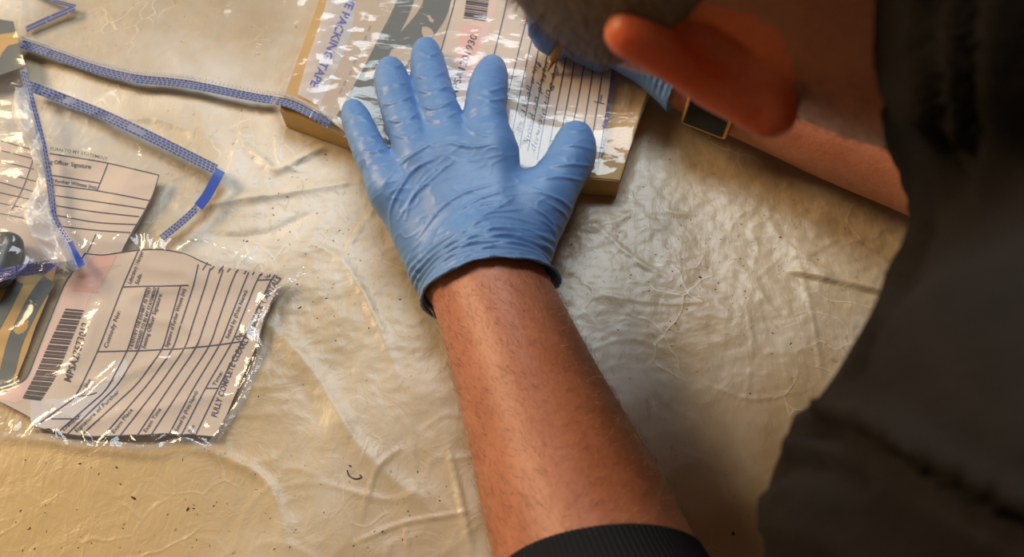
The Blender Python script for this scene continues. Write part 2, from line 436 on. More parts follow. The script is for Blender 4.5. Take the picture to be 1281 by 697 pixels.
# ================================================================== SETTING
TX0, TX1, TY0, TY1 = -0.72, 0.52, -0.34, 0.62
V, Fc = box_data(-3, -3, -0.77, 3, 3, -0.75)
tag(from_data('floor', V, Fc, M['floor'], smooth=False), kind='structure')
tb = empty('table', ((TX0 + TX1) / 2, (TY0 + TY1) / 2, -0.75), 'wooden table under the crinkled plastic sheet, carrying the bags', 'table')
V, Fc = box_data(TX0, TY0, -0.035, TX1, TY1, -0.006)
bevel_obj(from_data('tabletop', V, Fc, M['wood'], parent=tb), 0.004)
for x in (TX0 + 0.05, TX1 - 0.05):
    for y in (TY0 + 0.05, TY1 - 0.05):
        V, Fc = box_data(x - 0.025, y - 0.025, -0.75, x + 0.025, y + 0.025, -0.035)
        bevel_obj(from_data('leg', V, Fc, M['wood'], parent=tb), 0.003)

# box outline (pixels of the top edge at its own height) shared by the cloth-like layers over it
BOX_Z = 0.020
BOX_TOP = [(349, 137), (431, 166), (560, 198), (736, 223), (775, 226), (802, 140), (822, 88), (858, -60), (420, -60)]
BOX_W = at_z([p[0] for p in BOX_TOP], [p[1] for p in BOX_TOP], BOX_Z)[:, :2]

FOLDS = [  # creases of the sheet, in photo pixels: (points, height m, width px)
    ([(240, 262), (300, 250), (370, 240), (450, 226)], 0.0035, 7),
    ([(262, 300), (330, 292), (400, 262)], -0.0025, 8),
    ([(300, 175), (330, 200), (350, 212), (400, 186), (440, 184)], 0.0035, 6),
    ([(345, 160), (352, 205), (395, 215)], 0.002, 5),
    ([(380, 300), (430, 330), (470, 400), (500, 480)], 0.003, 12),
    ([(300, 380), (380, 450), (450, 560), (540, 640)], 0.003, 16),
    ([(250, 560), (330, 600), (360, 680)], 0.002, 10),
    ([(440, 680), (500, 655), (560, 645), (590, 640)], 0.002, 4),
    ([(505, 650), (512, 690)], 0.002, 4),
    ([(1000, 330), (1100, 365), (1160, 375)], 0.002, 5),
    ([(1010, 320), (1060, 300), (1130, 345)], 0.0012, 6),
    ([(985, 300), (1005, 350), (1020, 420), (1030, 480)], 0.0012, 5),
    
    ([(760, 370), (800, 378), (860, 380), (900, 372)], 0.001, 4),
    ([(880, 480), (940, 500), (1000, 490)], 0.0014, 3),
    ([(850, 560), (900, 590), (915, 640)], 0.0014, 4),
    ([(800, 440), (830, 500), (880, 530)], 0.0010, 4),
    ([(730, 440), (790, 425), (860, 450)], 0.0009, 4),
    ([(925, 350), (940, 430), (930, 520)], 0.0008, 3),
    ([(560, 560), (575, 620), (590, 690)], 0.003, 8),
    ([(470, 260), (440, 300), (430, 330)], 0.002, 8),
    ([(740, 280), (800, 330), (840, 350)], 0.002, 7),
    ([(60, 130), (140, 150), (200, 150), (300, 190)], 0.002, 7),
    ([(500, 560), (470, 590), (450, 650)], 0.0015, 5),
]
def sheet_h(x, y):
    p = np.stack([x, y, np.zeros_like(x)], -1); px, py, _ = proj(p)
    h = 0.0022 * fbm(x * 13, y * 13, 1.5, 3)
    smooth = sstep(0.13, 0.26, np.hypot(x + 0.34, y + 0.22))
    h = h * (0.25 + 0.75 * smooth)
    q = fbm(x * 9, y * 9, 9.0, 2)
    h += smooth * 0.0007 * ridge(x * 17 + q * 0.6, y * 17, 3.3, 7) * sstep(-0.1, 0.4, noise3(x * 8, y * 8, 4))
    h += smooth * 0.0005 * ridge(x * 34 + q, y * 30 - q, 6.1, 6) * sstep(-0.2, 0.3, q)
    # small cockles, strongest between the hand and the bags and to the right of the hand
    h += smooth * 0.00045 * fbm(x * 110, y * 150, 2.2, 2) * sstep(0.12, -0.02, np.abs(y - 0.02) - 0.05)
    for pts, a, w in FOLDS:
        d, t = seg_dist(px, py, [tuple(v) for v in catmull(pts, 14)])
        w = w * (0.75 if pts[0][0] < 340 else 0.5); a = a * (0.8 if pts[0][0] < 340 else 0.55)
        h += a * np.exp(-(d / w) ** 1.5) * np.sin(np.clip(t, 0.02, 0.98) * math.pi) ** 0.5
    # sheet tilted and creased beside the sleeve, shaped to catch the window's reflection
    t = (py - (296 + (px - 1000) * 0.12)) / (46 + (px - 1000) * 0.10)
    mk_ = sstep(975, 1010, px) * sstep(1190, 1150, px) * (t > 0)
    h += mk_ * 0.0042 * np.clip(t, 0, 1) * sstep(1.10, 1.0, t) * (0.8 + 0.5 * noise3(x * 60 + y * 40, y * 25 - x * 30, 5.5))
    # pressed flat under the arms and hand
    return np.clip(h, -0.0035, 0.0065)
bx_sd = lambda x, y: poly_sd(x, y, [tuple(v) for v in BOX_W])
def sheet_z(x, y):
    h = sheet_h(x, y)
    return np.where(h > 0, h * sstep(-0.001, 0.010, bx_sd(x, y)), h)
nx, ny = 620, 430
gx = np.concatenate([np.linspace(TX0, -0.46, 30)[:-1], np.linspace(-0.46, 0.46, nx), np.linspace(0.46, TX1, 8)[1:]])
gy = np.concatenate([np.linspace(TY0, -0.24, 12)[:-1], np.linspace(-0.24, 0.36, ny), np.linspace(0.36, TY1, 24)[1:]])
X, Y = np.meshgrid(gx, gy, indexing='ij')
Z = sheet_z(X, Y)
Vt = np.stack([X, Y, Z], -1).reshape(-1, 3); a, b = X.shape
I = np.arange(a * b).reshape(a, b)
Q = np.stack([I[:-1, :-1], I[1:, :-1], I[1:, 1:], I[:-1, 1:]], -1).reshape(-1, 4)
# the film's underside and rim, so that it has thickness
lo = Vt.copy(); lo[:, 2] = -0.0055
ring = np.concatenate([I[:, 0], I[-1, 1:], I[-2::-1, -1], I[0, -2:0:-1]])
R2 = np.roll(ring, -1); nb = len(Vt)
rimV = lo[ring]; ri = nb + np.arange(len(ring)); ri2 = np.roll(ri, -1)
Q = np.vstack([Q, np.stack([R2, ring, ri, ri2], -1)])
sh = from_data('plastic_sheet', np.vstack([Vt, rimV]), Q, M['sheet'])
tag(sh, 'crinkled cream plastic sheet covering the whole tabletop', 'plastic sheet')

# cardboard box under the big bag
def box_mesh():
    top = BOX_W; n = len(top)
    Vb = [(*p, 0.0) for p in top] + [(*p, BOX_Z) for p in top]
    Fb = [tuple(range(n))[::-1], tuple(range(n, 2 * n))] + [(i, (i + 1) % n, n + (i + 1) % n, n + i) for i in range(n)]
    return Vb, Fb
# orientation: make the side faces point outwards
Vb, Fb = box_mesh()
bo = from_data('cardboard_box', Vb, Fb, M['card'], smooth=False)
bm = bmesh.new(); bm.from_mesh(bo.data); bmesh.ops.recalc_face_normals(bm, faces=bm.faces[:])
bmesh.ops.bevel(bm, geom=[e for e in bm.edges], offset=0.0008, segments=2, affect='EDGES'); bm.to_mesh(bo.data); bm.free()
tag(bo, 'flat tan cardboard box lying inside the big clear bag under the gloved hand', 'box')

# ================================================================== BAGS
def support(x, y):
    """height of what the bags lie on: the sheet and, tented over its edge, the box"""
    s = bx_sd(x, y)
    return 0.0035 + (BOX_Z - 0.0025) * (1 - sstep(-0.0005, 0.014, s))
def make_layer(off, amp=0.0022, freq=26, seed=0.0, lift=None):
    def z(x, y):
        h = support(x, y) + off
        inbox = 1 - sstep(0, 0.02, bx_sd(x, y))
        w = amp * (0.5 + 0.5 * noise3(x * freq + seed, y * freq, seed) + 0.5 * ridge(x * freq * 0.8 - seed, y * freq * 1.3, seed, 3))
        h = h + np.maximum(w, 0) * (1 - 0.6 * inbox)
        if lift is not None: h = h + lift(x, y)
        return h
    return z
def on_layer(px, py, zf, extra=0.0):
    px = np.asarray(px, float); py = np.asarray(py, float)
    z = np.full(px.shape, 0.012)
    for _ in range(5):
        p = at_z(px, py, z); z = zf(p[..., 0], p[..., 1]) + extra
    return at_z(px, py, z)
def poly_sheet(poly, zf, extra=0.0, sp=4.0, smooth_edge=0):
    poly = np.asarray(poly, float)
    if smooth_edge: poly = catmull(np.vstack([poly, poly[:1]]), smooth_edge * len(poly))[:-1]
    bd = []
    for i in range(len(poly)):
        a, b = poly[i], poly[(i + 1) % len(poly)]
        n = max(1, int(np.hypot(*(b - a)) / sp))
        bd += [a + (b - a) * j / n for j in range(n)]
    bd = np.array(bd)
    x0, y0 = poly.min(0); x1, y1 = poly.max(0)
    gx, gy = np.meshgrid(np.arange(x0, x1, sp), np.arange(y0, y1, sp)); gx = gx + (np.arange(gx.shape[0]) % 2)[:, None] * sp * 0.5
    gx = gx.ravel(); gy = gy.ravel()
    m = poly_sd(gx, gy, [tuple(v) for v in poly]) < -sp * 0.5
    pts = [Vector(v) for v in bd] + [Vector(v) for v in zip(gx[m], gy[m])]
    vo, _, fo, _, _, _ = delaunay_2d_cdt(pts, [], [list(range(len(bd)))], 1, 1e-4)
    vo = np.array([tuple(v) for v in vo])
    P = on_layer(vo[:, 0], vo[:, 1], zf, extra)
    out = []
    for f in fo:
        a, b, c = P[f[0]], P[f[1]], P[f[2]]
        out.append(tuple(f) if np.cross(b - a, c - a)[2] > 0 else tuple(f)[::-1])
    return P, out
def strip_px(pts, w, n=None):
    """centre line in pixels -> left and right offset point rows"""
    pts = np.asarray(pts, float)
    L = np.hypot(*np.diff(pts, axis=0).T).sum()
    n = n or max(2, int(L / 4) + 1)
    c = catmull(pts, n) if len(pts) > 2 else catmull(pts, n)
    t = np.gradient(c, axis=0); t /= np.linalg.norm(t, axis=1)[:, None] + 1e-9
    nn = np.stack([-t[:, 1], t[:, 0]], 1); w = np.broadcast_to(w, (len(c),))[:, None]
    return c, c + nn * w / 2, c - nn * w / 2
class Print:
    """printing laid on a layer: ribbons, filled shapes and lettering in one mesh"""
    def __init__(s, zf, base=0.0006): s.zf = zf; s.b = Bag(); s.base = base
    def quadrow(s, A, B, m, e):
        n = len(A); P = on_layer(np.concatenate([A[:, 0], B[:, 0]]), np.concatenate([A[:, 1], B[:, 1]]), s.zf, s.base + e * 0.4)
        Fc = []
        for i in range(n - 1):
            f = (i, i + 1, n + i + 1, n + i)
            if np.cross(P[f[1]] - P[f[0]], P[f[2]] - P[f[0]])[2] < 0: f = f[::-1]
            Fc.append(f)
        s.b.add(P, Fc, m)
    def line(s, pts, w=1.3, m=None, e=0.0006, n=None):
        c, A, B = strip_px(pts, w, n); s.quadrow(A, B, m or M['ink'], e)
    def fill(s, poly, m, e=0.0, sp=5.0, smooth_edge=0):
        P, Fc = poly_sheet(poly, s.zf, s.base + e * 0.4, sp, smooth_edge); s.b.add(P, Fc, m)
    def text(s, txt, path, height, m=None, e=0.0009, bold=0.0, jitter=0.0, shear=0.0):
        cu = bpy.data.curves.new('t', 'FONT'); cu.body = txt; cu.size = 1; cu.resolution_u = 2; cu.offset = bold; cu.shear = shear
        o = bpy.data.objects.new('t', cu); COL.objects.link(o)
        me = o.to_mesh()
        V = np.array([v.co[:] for v in me.vertices]); Fc = [tuple(p.vertices) for p in me.polygons]
        o.to_mesh_clear(); bpy.data.objects.remove(o); bpy.data.curves.remove(cu)
        if len(V) == 0: return
        x0, x1 = V[:, 0].min(), V[:, 0].max()
        n = 60; c = catmull(path, n); L = np.concatenate([[0], np.cumsum(np.hypot(*np.diff(c, axis=0).T))])
        u = (V[:, 0] - x0) / (x1 - x0) * L[-1]
        cx = np.interp(u, L, c[:, 0]); cy = np.interp(u, L, c[:, 1])
        t = np.gradient(c, axis=0); t /= np.linalg.norm(t, axis=1)[:, None]
        tx = np.interp(u, L, t[:, 0]); ty = np.interp(u, L, t[:, 1])
        v = V[:, 1] / 0.70 * height
        if jitter: v = v + jitter * np.sin(u * 0.35) + jitter * 0.6 * np.sin(u * 0.83 + 1)
        px = cx + ty * v; py = cy - tx * v          # up side of the text: left of the reading direction (screen y down)
        P = on_layer(px, py, s.zf, s.base + e * 0.4)
        out = []
        for f in Fc:
            out.append(f if np.cross(P[f[1]] - P[f[0]], P[f[2]] - P[f[0]])[2] >= 0 else f[::-1])
        s.b.add(P, out, m or M['ink'])
    def seam(s, pts, w, rows=4, dash=5.0, base=None, ink=None, gap=1.6):
        base = base if base is not None else M['seam']
        s.line(pts, w, base, 0.0003)
        pts = np.asarray(pts, float); Ln = np.hypot(*np.diff(pts, axis=0).T).sum()
        c, A, B = strip_px(pts, w, max(8, int(Ln / 2)))
        for r in range(rows):
            f = (r + 0.5) / rows; mid = A * (1 - f) + B * f
            L = np.concatenate([[0], np.cumsum(np.hypot(*np.diff(mid, axis=0).T))])
            u = (r * 2.3) % (dash + gap)
            while u < L[-1] - 1:
                e = min(u + dash * random.uniform(0.75, 1.1), L[-1])
                seg = np.stack([np.interp([u, (u + e) / 2, e], L, mid[:, k]) for k in (0, 1)], 1)
                s.line(seg, w / rows * 0.62, ink or M['seam_ink'], 0.0007, 3)
                u = e + gap
def net_point(net, u, v):
    """bilinear point of a control net; u across the columns, v up the rows (list of rows)"""
    i = min(int(u), len(net[0]) - 2); j = min(int(v), len(net) - 2); fu, fv = u - i, v - j
    n = np.asarray(net, float)
    return (n[j][i] * (1 - fu) + n[j][i + 1] * fu) * (1 - fv) + (n[j + 1][i] * (1 - fu) + n[j + 1][i + 1] * fu) * fv

# ---- the big bag over the box (top)
D_lift = lambda x, y: 0.0
zD = make_layer(0.0014, 0.0022, 20, 4.4)
bagD = empty('evidence_bag', (0, 0.15, 0.0), 'large clear evidence bag over the cardboard box, blue ADHESIVE style tape lettering at left', 'evidence bag')
bagD['label'] = 'large clear evidence bag around the tan box, with handwriting on its label'
D_SEAM = [(27, 55), (50, 62), (80, 72.5), (107, 82.5), (140, 92), (175, 99), (217, 103), (250, 108), (320, 122), (357, 128), (383, 139), (412, 156)]
D_EDGE = [(27, 58), (50, 66), (80, 77), (107, 87), (140, 96), (175, 104), (217, 108), (250, 113), (320, 128), (357, 133), (383, 145), (412, 162), (436, 176),
          (560, 205), (690, 219), (736, 224), (772, 227), (790, 180), (802, 145), (822, 92), (850, -60), (30, -60), (26, 30)]
lb = Print(zD, 0.0002)
# label cream, then bands
LAB = [(566, -60), (562, 20), (553, 59), (546, 90), (538, 130), (525, 190), (520, 206), (600, 212), (690, 218), (751, 200), (766, 90), (800, -60)]
lb.fill(LAB, M['paper'], 0.0, 6)
lb.fill([(600, -60), (594, 10), (578, 60), (560, 110), (552, 150), (575, 150), (590, 110), (607, 60), (622, 0), (630, -60)], M['pink2'], 0.0002, 6)
lb.fill([(578, 28), (572, 62), (566, 84), (588, 84), (598, 62), (602, 34)], M['pink'], 0.0004, 6)
lb.fill([(436, -60), (428, 40), (412, 90), (396, 135), (412, 150), (436, 168), (530, 198), (556, 120), (570, 30), (574, -60)], M['paper2'], -0.0001, 6)
def band(pts, w, m, e=0.0002): lb.line(pts, w, m, e)
band([(515, -40), (506, 4), (486, 46), (466, 86), (446, 122), (430, 150)], 21, M['grey'])
band([(556, -40), (546, 5), (534, 28), (504, 64), (480, 105), (455, 160)], 34, M['grey'], 0.0)
band([(440, -40), (432, 40), (418, 80), (402, 130)], 2.0, M['dim'], 0.0003) if False else None
for (x, y) in ((462, 36), (457, 48), (451, 60), (444, 77), (438, 92), (431, 104), (426, 114)):
    lb.line([(x + 1.5, y - 3.5), (x - 1.5, y + 3.0)], 2.2, M['dim'], 0.0004, 3)
lb.fill([(418, -40), (404, 20), (386, 70), (372, 118), (400, 132), (420, 90), (440, 40), (452, -40)], M['haze'], 0.0001, 5)  # pale flap behind the lettering, carrying the painted glare
lb.text('VE PACKING TAPE', [(437, -6), (424, 24), (408, 62), (387.5, 106)], 10.5, M['blue_ink'], 0.0006, 0.018)
lb.line([(573, -30), (569, 0), (561, 30), (553, 59), (545, 88), (532, 135)], 1.4, M['ink'])
lb.line([(640, -30), (632.6, 8.6), (618.6, 66), (604, 120), (590, 170)], 1.4, M['ink'])
K = [[(663, 5), (655, 39), (637, 112), (622, 180)], [(673, 10), (665, 50), (652, 110), (638, 180)], [(684, 20), (674, 60), (663, 115), (649, 190)],
     [(696, 20), (686, 62), (674, 120), (660, 190)], [(707, 25), (697, 72), (686, 125), (672, 200)], [(720, 20), (711, 58), (698, 125), (684, 200)],
     [(732, 20), (721, 66), (706, 147), (692, 205)], [(743, 25), (732.5, 72), (719, 145), (703, 210)], [(755, 30), (744, 74), (731, 154), (718, 214)],
     [(766, 35), (755, 83), (741, 171), (731, 217)], [(776, 45), (766, 90), (751, 188), (744, 214)]]
for k in K: lb.line(k, 1.4, M['ink'])
lb.line([(743, 127), (756, 130)], 1.2, M['ink']); lb.text('Date:', [(751.5, 129), (753.8, 118)], 3.2, M['ink'], bold=0.01)
for j in range(16):                                             # the barcode at the top of the label
    f = j / 15; w_ = (1.2, 2.4, 1.0, 3.0, 1.6)[j % 5]
    lb.line([(586 - 6 * f, -22 + 44 * f), (614 - 6 * f, -18 + 44 * f)], w_, M['black'], 0.0008, 4)
lb.text('MPSA1201930', [(571, 122), (580, 92), (591, 62), (597.5, 45)], 9.0, M['black'], bold=0.008)
hw = dict(jitter=1.2, shear=0.25, bold=-0.004)
lb.text('ge (1) call x dig', [(650, 166), (659, 130), (670, 92), (675.5, 76)], 6.5, M['pen_ink'], **hw)
lb.text('limod on plastd', [(661, 180), (670, 140), (680, 100), (687, 77)], 6.5, M['pen_ink'], **hw)
lb.text('diversin ring co', [(670, 190), (680, 148), (690, 110), (699, 84)], 6.8, M['pen_ink'], **hw)
lb.text('FULLY COMPLETE', [(758, 160), (764, 132), (771.5, 90), (775, 66)], 5.2, M['blue_ink'], bold=0.015)
lb.line([(778, 135), (785, 105)], 3.0, M['dim'], 0.0004, 5); lb.line([(753, 176), (759, 166)], 3.5, M['dim'], 0.0004, 5); lb.line([(751, 192), (755, 180)], 4.5, M['dim'], 0.0004, 5)
lb.b.build('printed_label', bagD)
sm = Print(zD, 0.0013); sm.seam(D_SEAM, 10.5, 4, 4.5); sm.b.build('printed_seam', bagD)
P_, F_ = poly_sheet(D_EDGE, zD, 0.0011, 4.5)
# loose, standing folds of the film between the box and its left end
def crumple(P, px0, cen, rad, amp, seed, fr=60):
    px, py, _ = proj(P)
    w = np.exp(-(((px - cen[0]) / rad[0]) ** 2 + ((py - cen[1]) / rad[1]) ** 2))
    P[:, 2] += w * amp * (ridge(P[:, 0] * fr * 0.5 + seed, P[:, 1] * fr, seed, 2.5) + 0.4 * np.maximum(0, noise3(P[:, 0] * fr, P[:, 1] * fr * 1.6, seed)))
    return P
P_ = crumple(P_, None, (425, 60), (45, 70), 0.0032, 2.0, 70)
P_ = crumple(P_, None, (620, 40), (70, 60), 0.0010, 7.0, 70)
P_ = crumple(P_, None, (750, 205), (40, 18), 0.0018, 5.0, 90)
from_data('bag_film', P_, F_, M['film'], parent=bagD)
# bead of the heat seal above the seam
sb = Bag()
c_ = catmull([(p[0] + 1.5, p[1] - 8.5) for p in D_SEAM], 170)
Pc = on_layer(c_[:, 0], c_[:, 1], zD, 0.003)
for i in range(0, 170):
    s_ = 0.0009 + 0.0004 * (i % 2)
    V, Fc = tube_data([Pc[i] - np.array([0, s_, 0]), Pc[i] + np.array([0.0003, s_, 0.0002])], 0.0006, 5); sb.add(V, Fc, M['film_strong'])
sb.build('heat_seal', bagD)

# ---- bag at the back left corner (only its seam corner shows)
zE = make_layer(0.0002, 0.001, 20, 8.8)
bagE = empty('evidence_bag', (-0.38, 0.22, 0), 'clear bag in the back left corner showing only a grey-blue seam corner', 'evidence bag')
s_ = Print(zE, 0.0006); s_.seam([(32, 37), (60, 24), (93, 10)], 8, 2, 30, ink=M['seam_ink']); s_.seam([(95, 8), (75, 3), (55, -4), (30, -14)], 5, 2, 30)
s_.b.build('printed_seam', bagE)
P_, F_ = poly_sheet([(30, 42), (97, 9), (60, -8), (30, -25), (-20, -30), (-20, 40)], zE, 0.0002, 6); from_data('bag_film', P_, F_, M['film'], parent=bagE)

# ---- the middle-left bag with the solid blue corner
zB = make_layer(0.0022, 0.002, 24, 11.3)
bagB = empty('evidence_bag', (-0.26, 0.08, 0), 'clear evidence bag with a solid blue corner seal pointing right', 'evidence bag')
B_EDGE = [(-40, 60), (0, 84), (39, 103), (120, 133), (190, 165), (262, 202), (287, 215), (276, 222), (268, 240), (254, 262), (236, 280), (212, 300), (190, 318), (120, 345), (-40, 360)]
P_, F_ = poly_sheet(B_EDGE, zB, 0.0018, 4.5); from_data('bag_film', P_, F_, M['film'], parent=bagB)
lb = Print(zB, 0.0002)
lb.fill([(-40, 165), (0, 178), (60, 190), (135, 204), (199, 219), (190, 245), (178, 268), (163, 293), (150, 318), (60, 330), (-40, 330)], M['paper'], 0, 5)
for l in ([(62, 192), (100, 198), (135, 204), (199, 219)], [(64, 219), (124, 229)], [(66, 231), (124, 239), (188, 251)], [(68, 244.5), (120, 252), (181, 261)],
          [(68, 257), (120, 265), (174, 271)], [(69, 269), (120, 278), (172, 281)], [(74, 283), (120, 288), (163, 291)],
          [(135, 204), (128, 222), (121, 239)], [(199, 219), (191, 244), (181, 264), (172, 282), (163, 294)],
          [(-30, 168), (0, 176), (40, 187)], [(-30, 181), (0, 188), (40, 198)], [(-30, 194), (0, 201.5), (42, 211.6)], [(-30, 207), (0, 215), (45, 227)],
          [(-30, 220), (0, 228), (50, 242)], [(-30, 234), (0, 241), (50, 252)], [(-30, 247), (0, 254), (40, 262)], [(-30, 260), (0, 267), (30, 273)],
          [(42, 198), (30, 232), (15, 262)], [(120, 293), (112, 310), (104, 326)]):
    lb.line(l, 1.3)
lb.text('TURN TO MY STATEMENT', [(62, 188), (100, 193), (134, 201)], 4.0, M['ink'], bold=0.01)
lb.text('ing Officer Signature:', [(58, 204), (85, 207), (114, 211)], 5.0, M['ink'], bold=0.012)
lb.text('of Further Witness (int):', [(62, 228), (90, 231), (121, 237)], 4.6, M['ink'], bold=0.012)
lb.b.build('printed_label', bagB)
s_ = Print(zB, 0.0024)
s_.seam([(30, 105), (80, 124), (130, 144), (190, 172), (240, 197), (270, 212)], 13, 4, 4.5)
s_.seam([(247, 259), (236, 270), (222, 282), (202, 298)], 9, 3, 3.5)
s_.line([(276, 213), (268, 228), (258, 246), (248, 259)], 12.5, M['blue'], 0.0004, 20)
s_.b.build('printed_seam', bagB)

# ---- front left bag with the barcode label
zA = make_layer(0.0008, 0.0022, 24, 21.7, lambda x, y: -0.0016 * sstep(-0.03, -0.07, y) + 0.0037 * sstep(-0.022, 0.012, y))
bagA = empty('evidence_bag', (-0.26, -0.05, 0), 'front left clear evidence bag with a barcode label, number ending 73012', 'evidence bag')
A_EDGE = [(-60, 300), (20, 330), (72, 318), (106, 302), (120, 294), (160, 292), (212, 298), (240, 297), (266, 306), (290, 316), (309, 324), (344, 341), (372, 339), (387, 336.5),
          (378, 347), (365, 356), (352, 366), (339, 378), (333, 390), (331, 402), (322, 418), (328, 443), (322, 470), (309, 492), (300, 500), (296, 514), (284, 528), (272, 544), (266, 557), (253, 563),
          (243, 558), (229, 554), (208, 560), (189, 564.5), (170, 563), (150, 560), (120, 559), (86, 557), (64, 549), (40, 546), (0, 543), (-60, 535)]
net = [[(-10, 497), (20, 505), (43, 534), (72, 541), (84, 543), (100, 546), (129, 546), (150, 545), (172, 544), (189, 544), (212, 542), (227, 544), (245, 543), (262, 545)],
       [(34, 473), (62, 484), (95, 496), (133, 488), (147, 482), (172, 480), (187, 478), (199, 482), (212, 484), (226, 487), (241, 487), (256, 487), (272, 487), (289, 490)],
       [(48, 436), (85, 438), (122, 440), (159, 439), (173, 439), (203, 437), (216, 437), (231, 436), (246, 434), (262, 433), (275, 431), (290, 429), (303, 427), (318, 425)],
       [(80, 356), (118, 358), (153, 359), (184, 358), (199, 358), (226, 357), (242, 357), (257, 356), (273, 355), (289, 355), (305, 355), (319, 356), (337, 354), (347, 358)],
       [(107, 316), (140, 316), (173, 313), (197, 312), (211, 312), (236, 320), (249, 326), (264, 332), (280, 334), (297, 336), (312, 338), (327, 340), (345, 342), (358, 343)]]
def col(u, v0=0, v1=4, n=9): return [tuple(net_point(net, u, v)) for v in np.linspace(v0, v1, n)]
def row(v, u0, u1, n=10): return [tuple(net_point(net, u, v)) for u in np.linspace(u0, u1, n)]
lb = Print(zA, 0.0002)
outline = col(0, 0, 4) + row(4, 0, 13) [1:] + [(347, 360), (330, 398), (322, 430), (300, 480), (283, 520), (268, 546)] + row(0, 13, 0)[1:]
lb.fill(outline, M['paper'], 0.0, 4.5)
lb.fill(col(0.1, 0, 4) + col(1.0, 0, 4)[::-1], M['pink2'], 0.0002, 5)
lb.fill(col(0.35, 2.9, 3.9) + col(1.25, 2.9, 3.9)[::-1], M['pink'], 0.0003, 5)
lb.fill(col(0.9, 0.3, 2.0) + col(1.9, 0.1, 2.0)[::-1], M['white'], 0.0003, 5) if False else None
lb.fill([(38, 500), (92, 496), (135, 470), (150, 450), (160, 455), (150, 482), (118, 520), (60, 536), (40, 532)], M['white'], 0.0001, 5, 3)
# bands of the bag at the label's left
for pts, w_ in (([(62, 350), (46, 372), (30, 402), (18, 430), (8, 470), (2, 500)], 19), ([(22, 352), (8, 380), (-8, 410), (-20, 450)], 16)):
    lb.line(pts, w_, M['grey'], 0.0001)
lb.fill([(-50, 385), (-20, 370), (20, 345), (55, 345), (72, 330), (60, 372), (44, 410), (34, 440), (18, 480), (-5, 488), (-50, 500)], M['card'], -0.0006, 6)
for u in range(0, 13):
    top = {0: 4, 1: None, 2: 4, 3: 2.98, 4: 2.98}.get(u, 3.85 if u != 5 else 3.0)
    if top: lb.line(col(u, 0, top, 14), 1.5)
lb.line([(106, 317), (128, 319), (150, 316), (173, 313), (200, 312), (229, 317), (250, 326), (264, 332)], 1.3)
for i in range(8): lb.line([(268 + i * 10, 333 + i * 1.4), (263 + i * 10.5, 338 + i * 1.2)], 1.3, M['ink'], 0.0006, 2)
for i in range(5): lb.line([(200 + i * 20, 316 + i * 4), (193 + i * 20, 326 + i * 4)], 1.1, M['ink'], 0.0006, 2) if i > 2 else None
lb.line(row(2, 2, 12), 1.4); lb.line(row(3, 2, 5.6), 1.4)
lb.line(row(0.0, 2, 12), 1.3); lb.line([(95, 496), (112, 494), (121, 491)], 1.2); lb.line([(64, 524), (80, 524), (99, 524)], 1.2)
lb.line(row(3.35, 11, 12, 3), 1.3); lb.line(row(1.02, 11, 12, 3), 1.3); lb.line(row(2.1, 11, 12, 3), 1.0)
# barcode: bars across the strip between (28,499) and (105,386)
L0 = catmull([(28, 498), (44, 468), (62, 428), (82, 386)], 80); L1 = catmull([(51, 501), (70, 470), (87, 430), (105, 388)], 80)
s = 0.0; k = 0; wid = (0.016, 0.008, 0.024, 0.008, 0.012, 0.030, 0.008, 0.018)
while s < 0.985:
    w_ = wid[(k * 5 + k // 3) % 8]; i = s * 79; j = min(79, (s + w_) * 79)
    a0 = [np.interp(i, range(80), L0[:, q]) for q in (0, 1)]; a1 = [np.interp(j, range(80), L0[:, q]) for q in (0, 1)]
    b0 = [np.interp(i, range(80), L1[:, q]) for q in (0, 1)]; b1 = [np.interp(j, range(80), L1[:, q]) for q in (0, 1)]
    A_ = np.array([a0, (np.array(a0) + b0) / 2, b0]); B_ = np.array([a1, (np.array(a1) + b1) / 2, b1])
    lb.quadrow(A_, B_, M['black'], 0.0008); s += w_ + (0.007, 0.011, 0.006, 0.014)[k % 4]; k += 1
lb.text('MPSA27573012', [(88, 478), (95, 458), (103, 432), (111, 405)], 9.0, M['black'], bold=0.012)
T = lambda t, u, v0, v1, h, **kw: lb.text(t, col(u, v0, v1, 6), h, M['ink'], **kw)
T('Custody No:', 2.28, 2.05, 2.62, 5, bold=0.012)
T('Laboratory / Hamper', 2.30, 3.08, 3.96, 5, bold=0.012); T('Stds.', 2.62, 3.05, 3.35, 5, bold=0.012)
T('I IDENTIFY THE EXHIBIT AS THAT', 3.38, 2.03, 2.98, 4.2, bold=0.015); T('REFERRED TO IN MY STATEMENT', 3.86, 2.03, 2.98, 4.2, bold=0.015)
T('Seizing Officer Signature:', 4.25, 2.03, 2.88, 5, bold=0.012)
T('Signature of Further Witness (int):', 5.48, 2.03, 2.95, 4.8, bold=0.012)
T('Sealed by (Print Name):', 10.55, 2.08, 2.90, 4.6, bold=0.012); T('Date:', 11.62, 2.03, 2.25, 4.6, bold=0.012)
T('Time:', 12 - 0.32, 3.40, 3.72, 4.6, bold=0.012); T('Time:', 12 - 0.30, 1.06, 1.36, 4.6, bold=0.012)
T('Seized by (Print Name):', 10.55, 0.06, 0.95, 4.6, bold=0.012); T('Date:', 11.62, 0.03, 0.2, 4.6, bold=0.012)
T('Title / Offence', 2.25, 0.98, 1.35, 4.4, bold=0.01); T('Signature of Further', 4.5, 0.05, 0.85, 4.4, bold=0.01)
T('Exam Place', 6.5, 0.05, 0.5, 4.4, bold=0.01); T('Exam Time', 8.5, 0.05, 0.55, 4.4, bold=0.01); T('Details:', 3.4, 0.05, 0.4, 4.0, bold=0.01)
lb.text('FULLY COMPLETE CLEARLY IN BLOCK CAPITALS', [(271, 522), (282, 488), (297, 450), (313, 422), (326, 392), (340, 366), (352, 348)], 7.6, M['ink'], bold=0.012)
lb.b.build('printed_label', bagA)
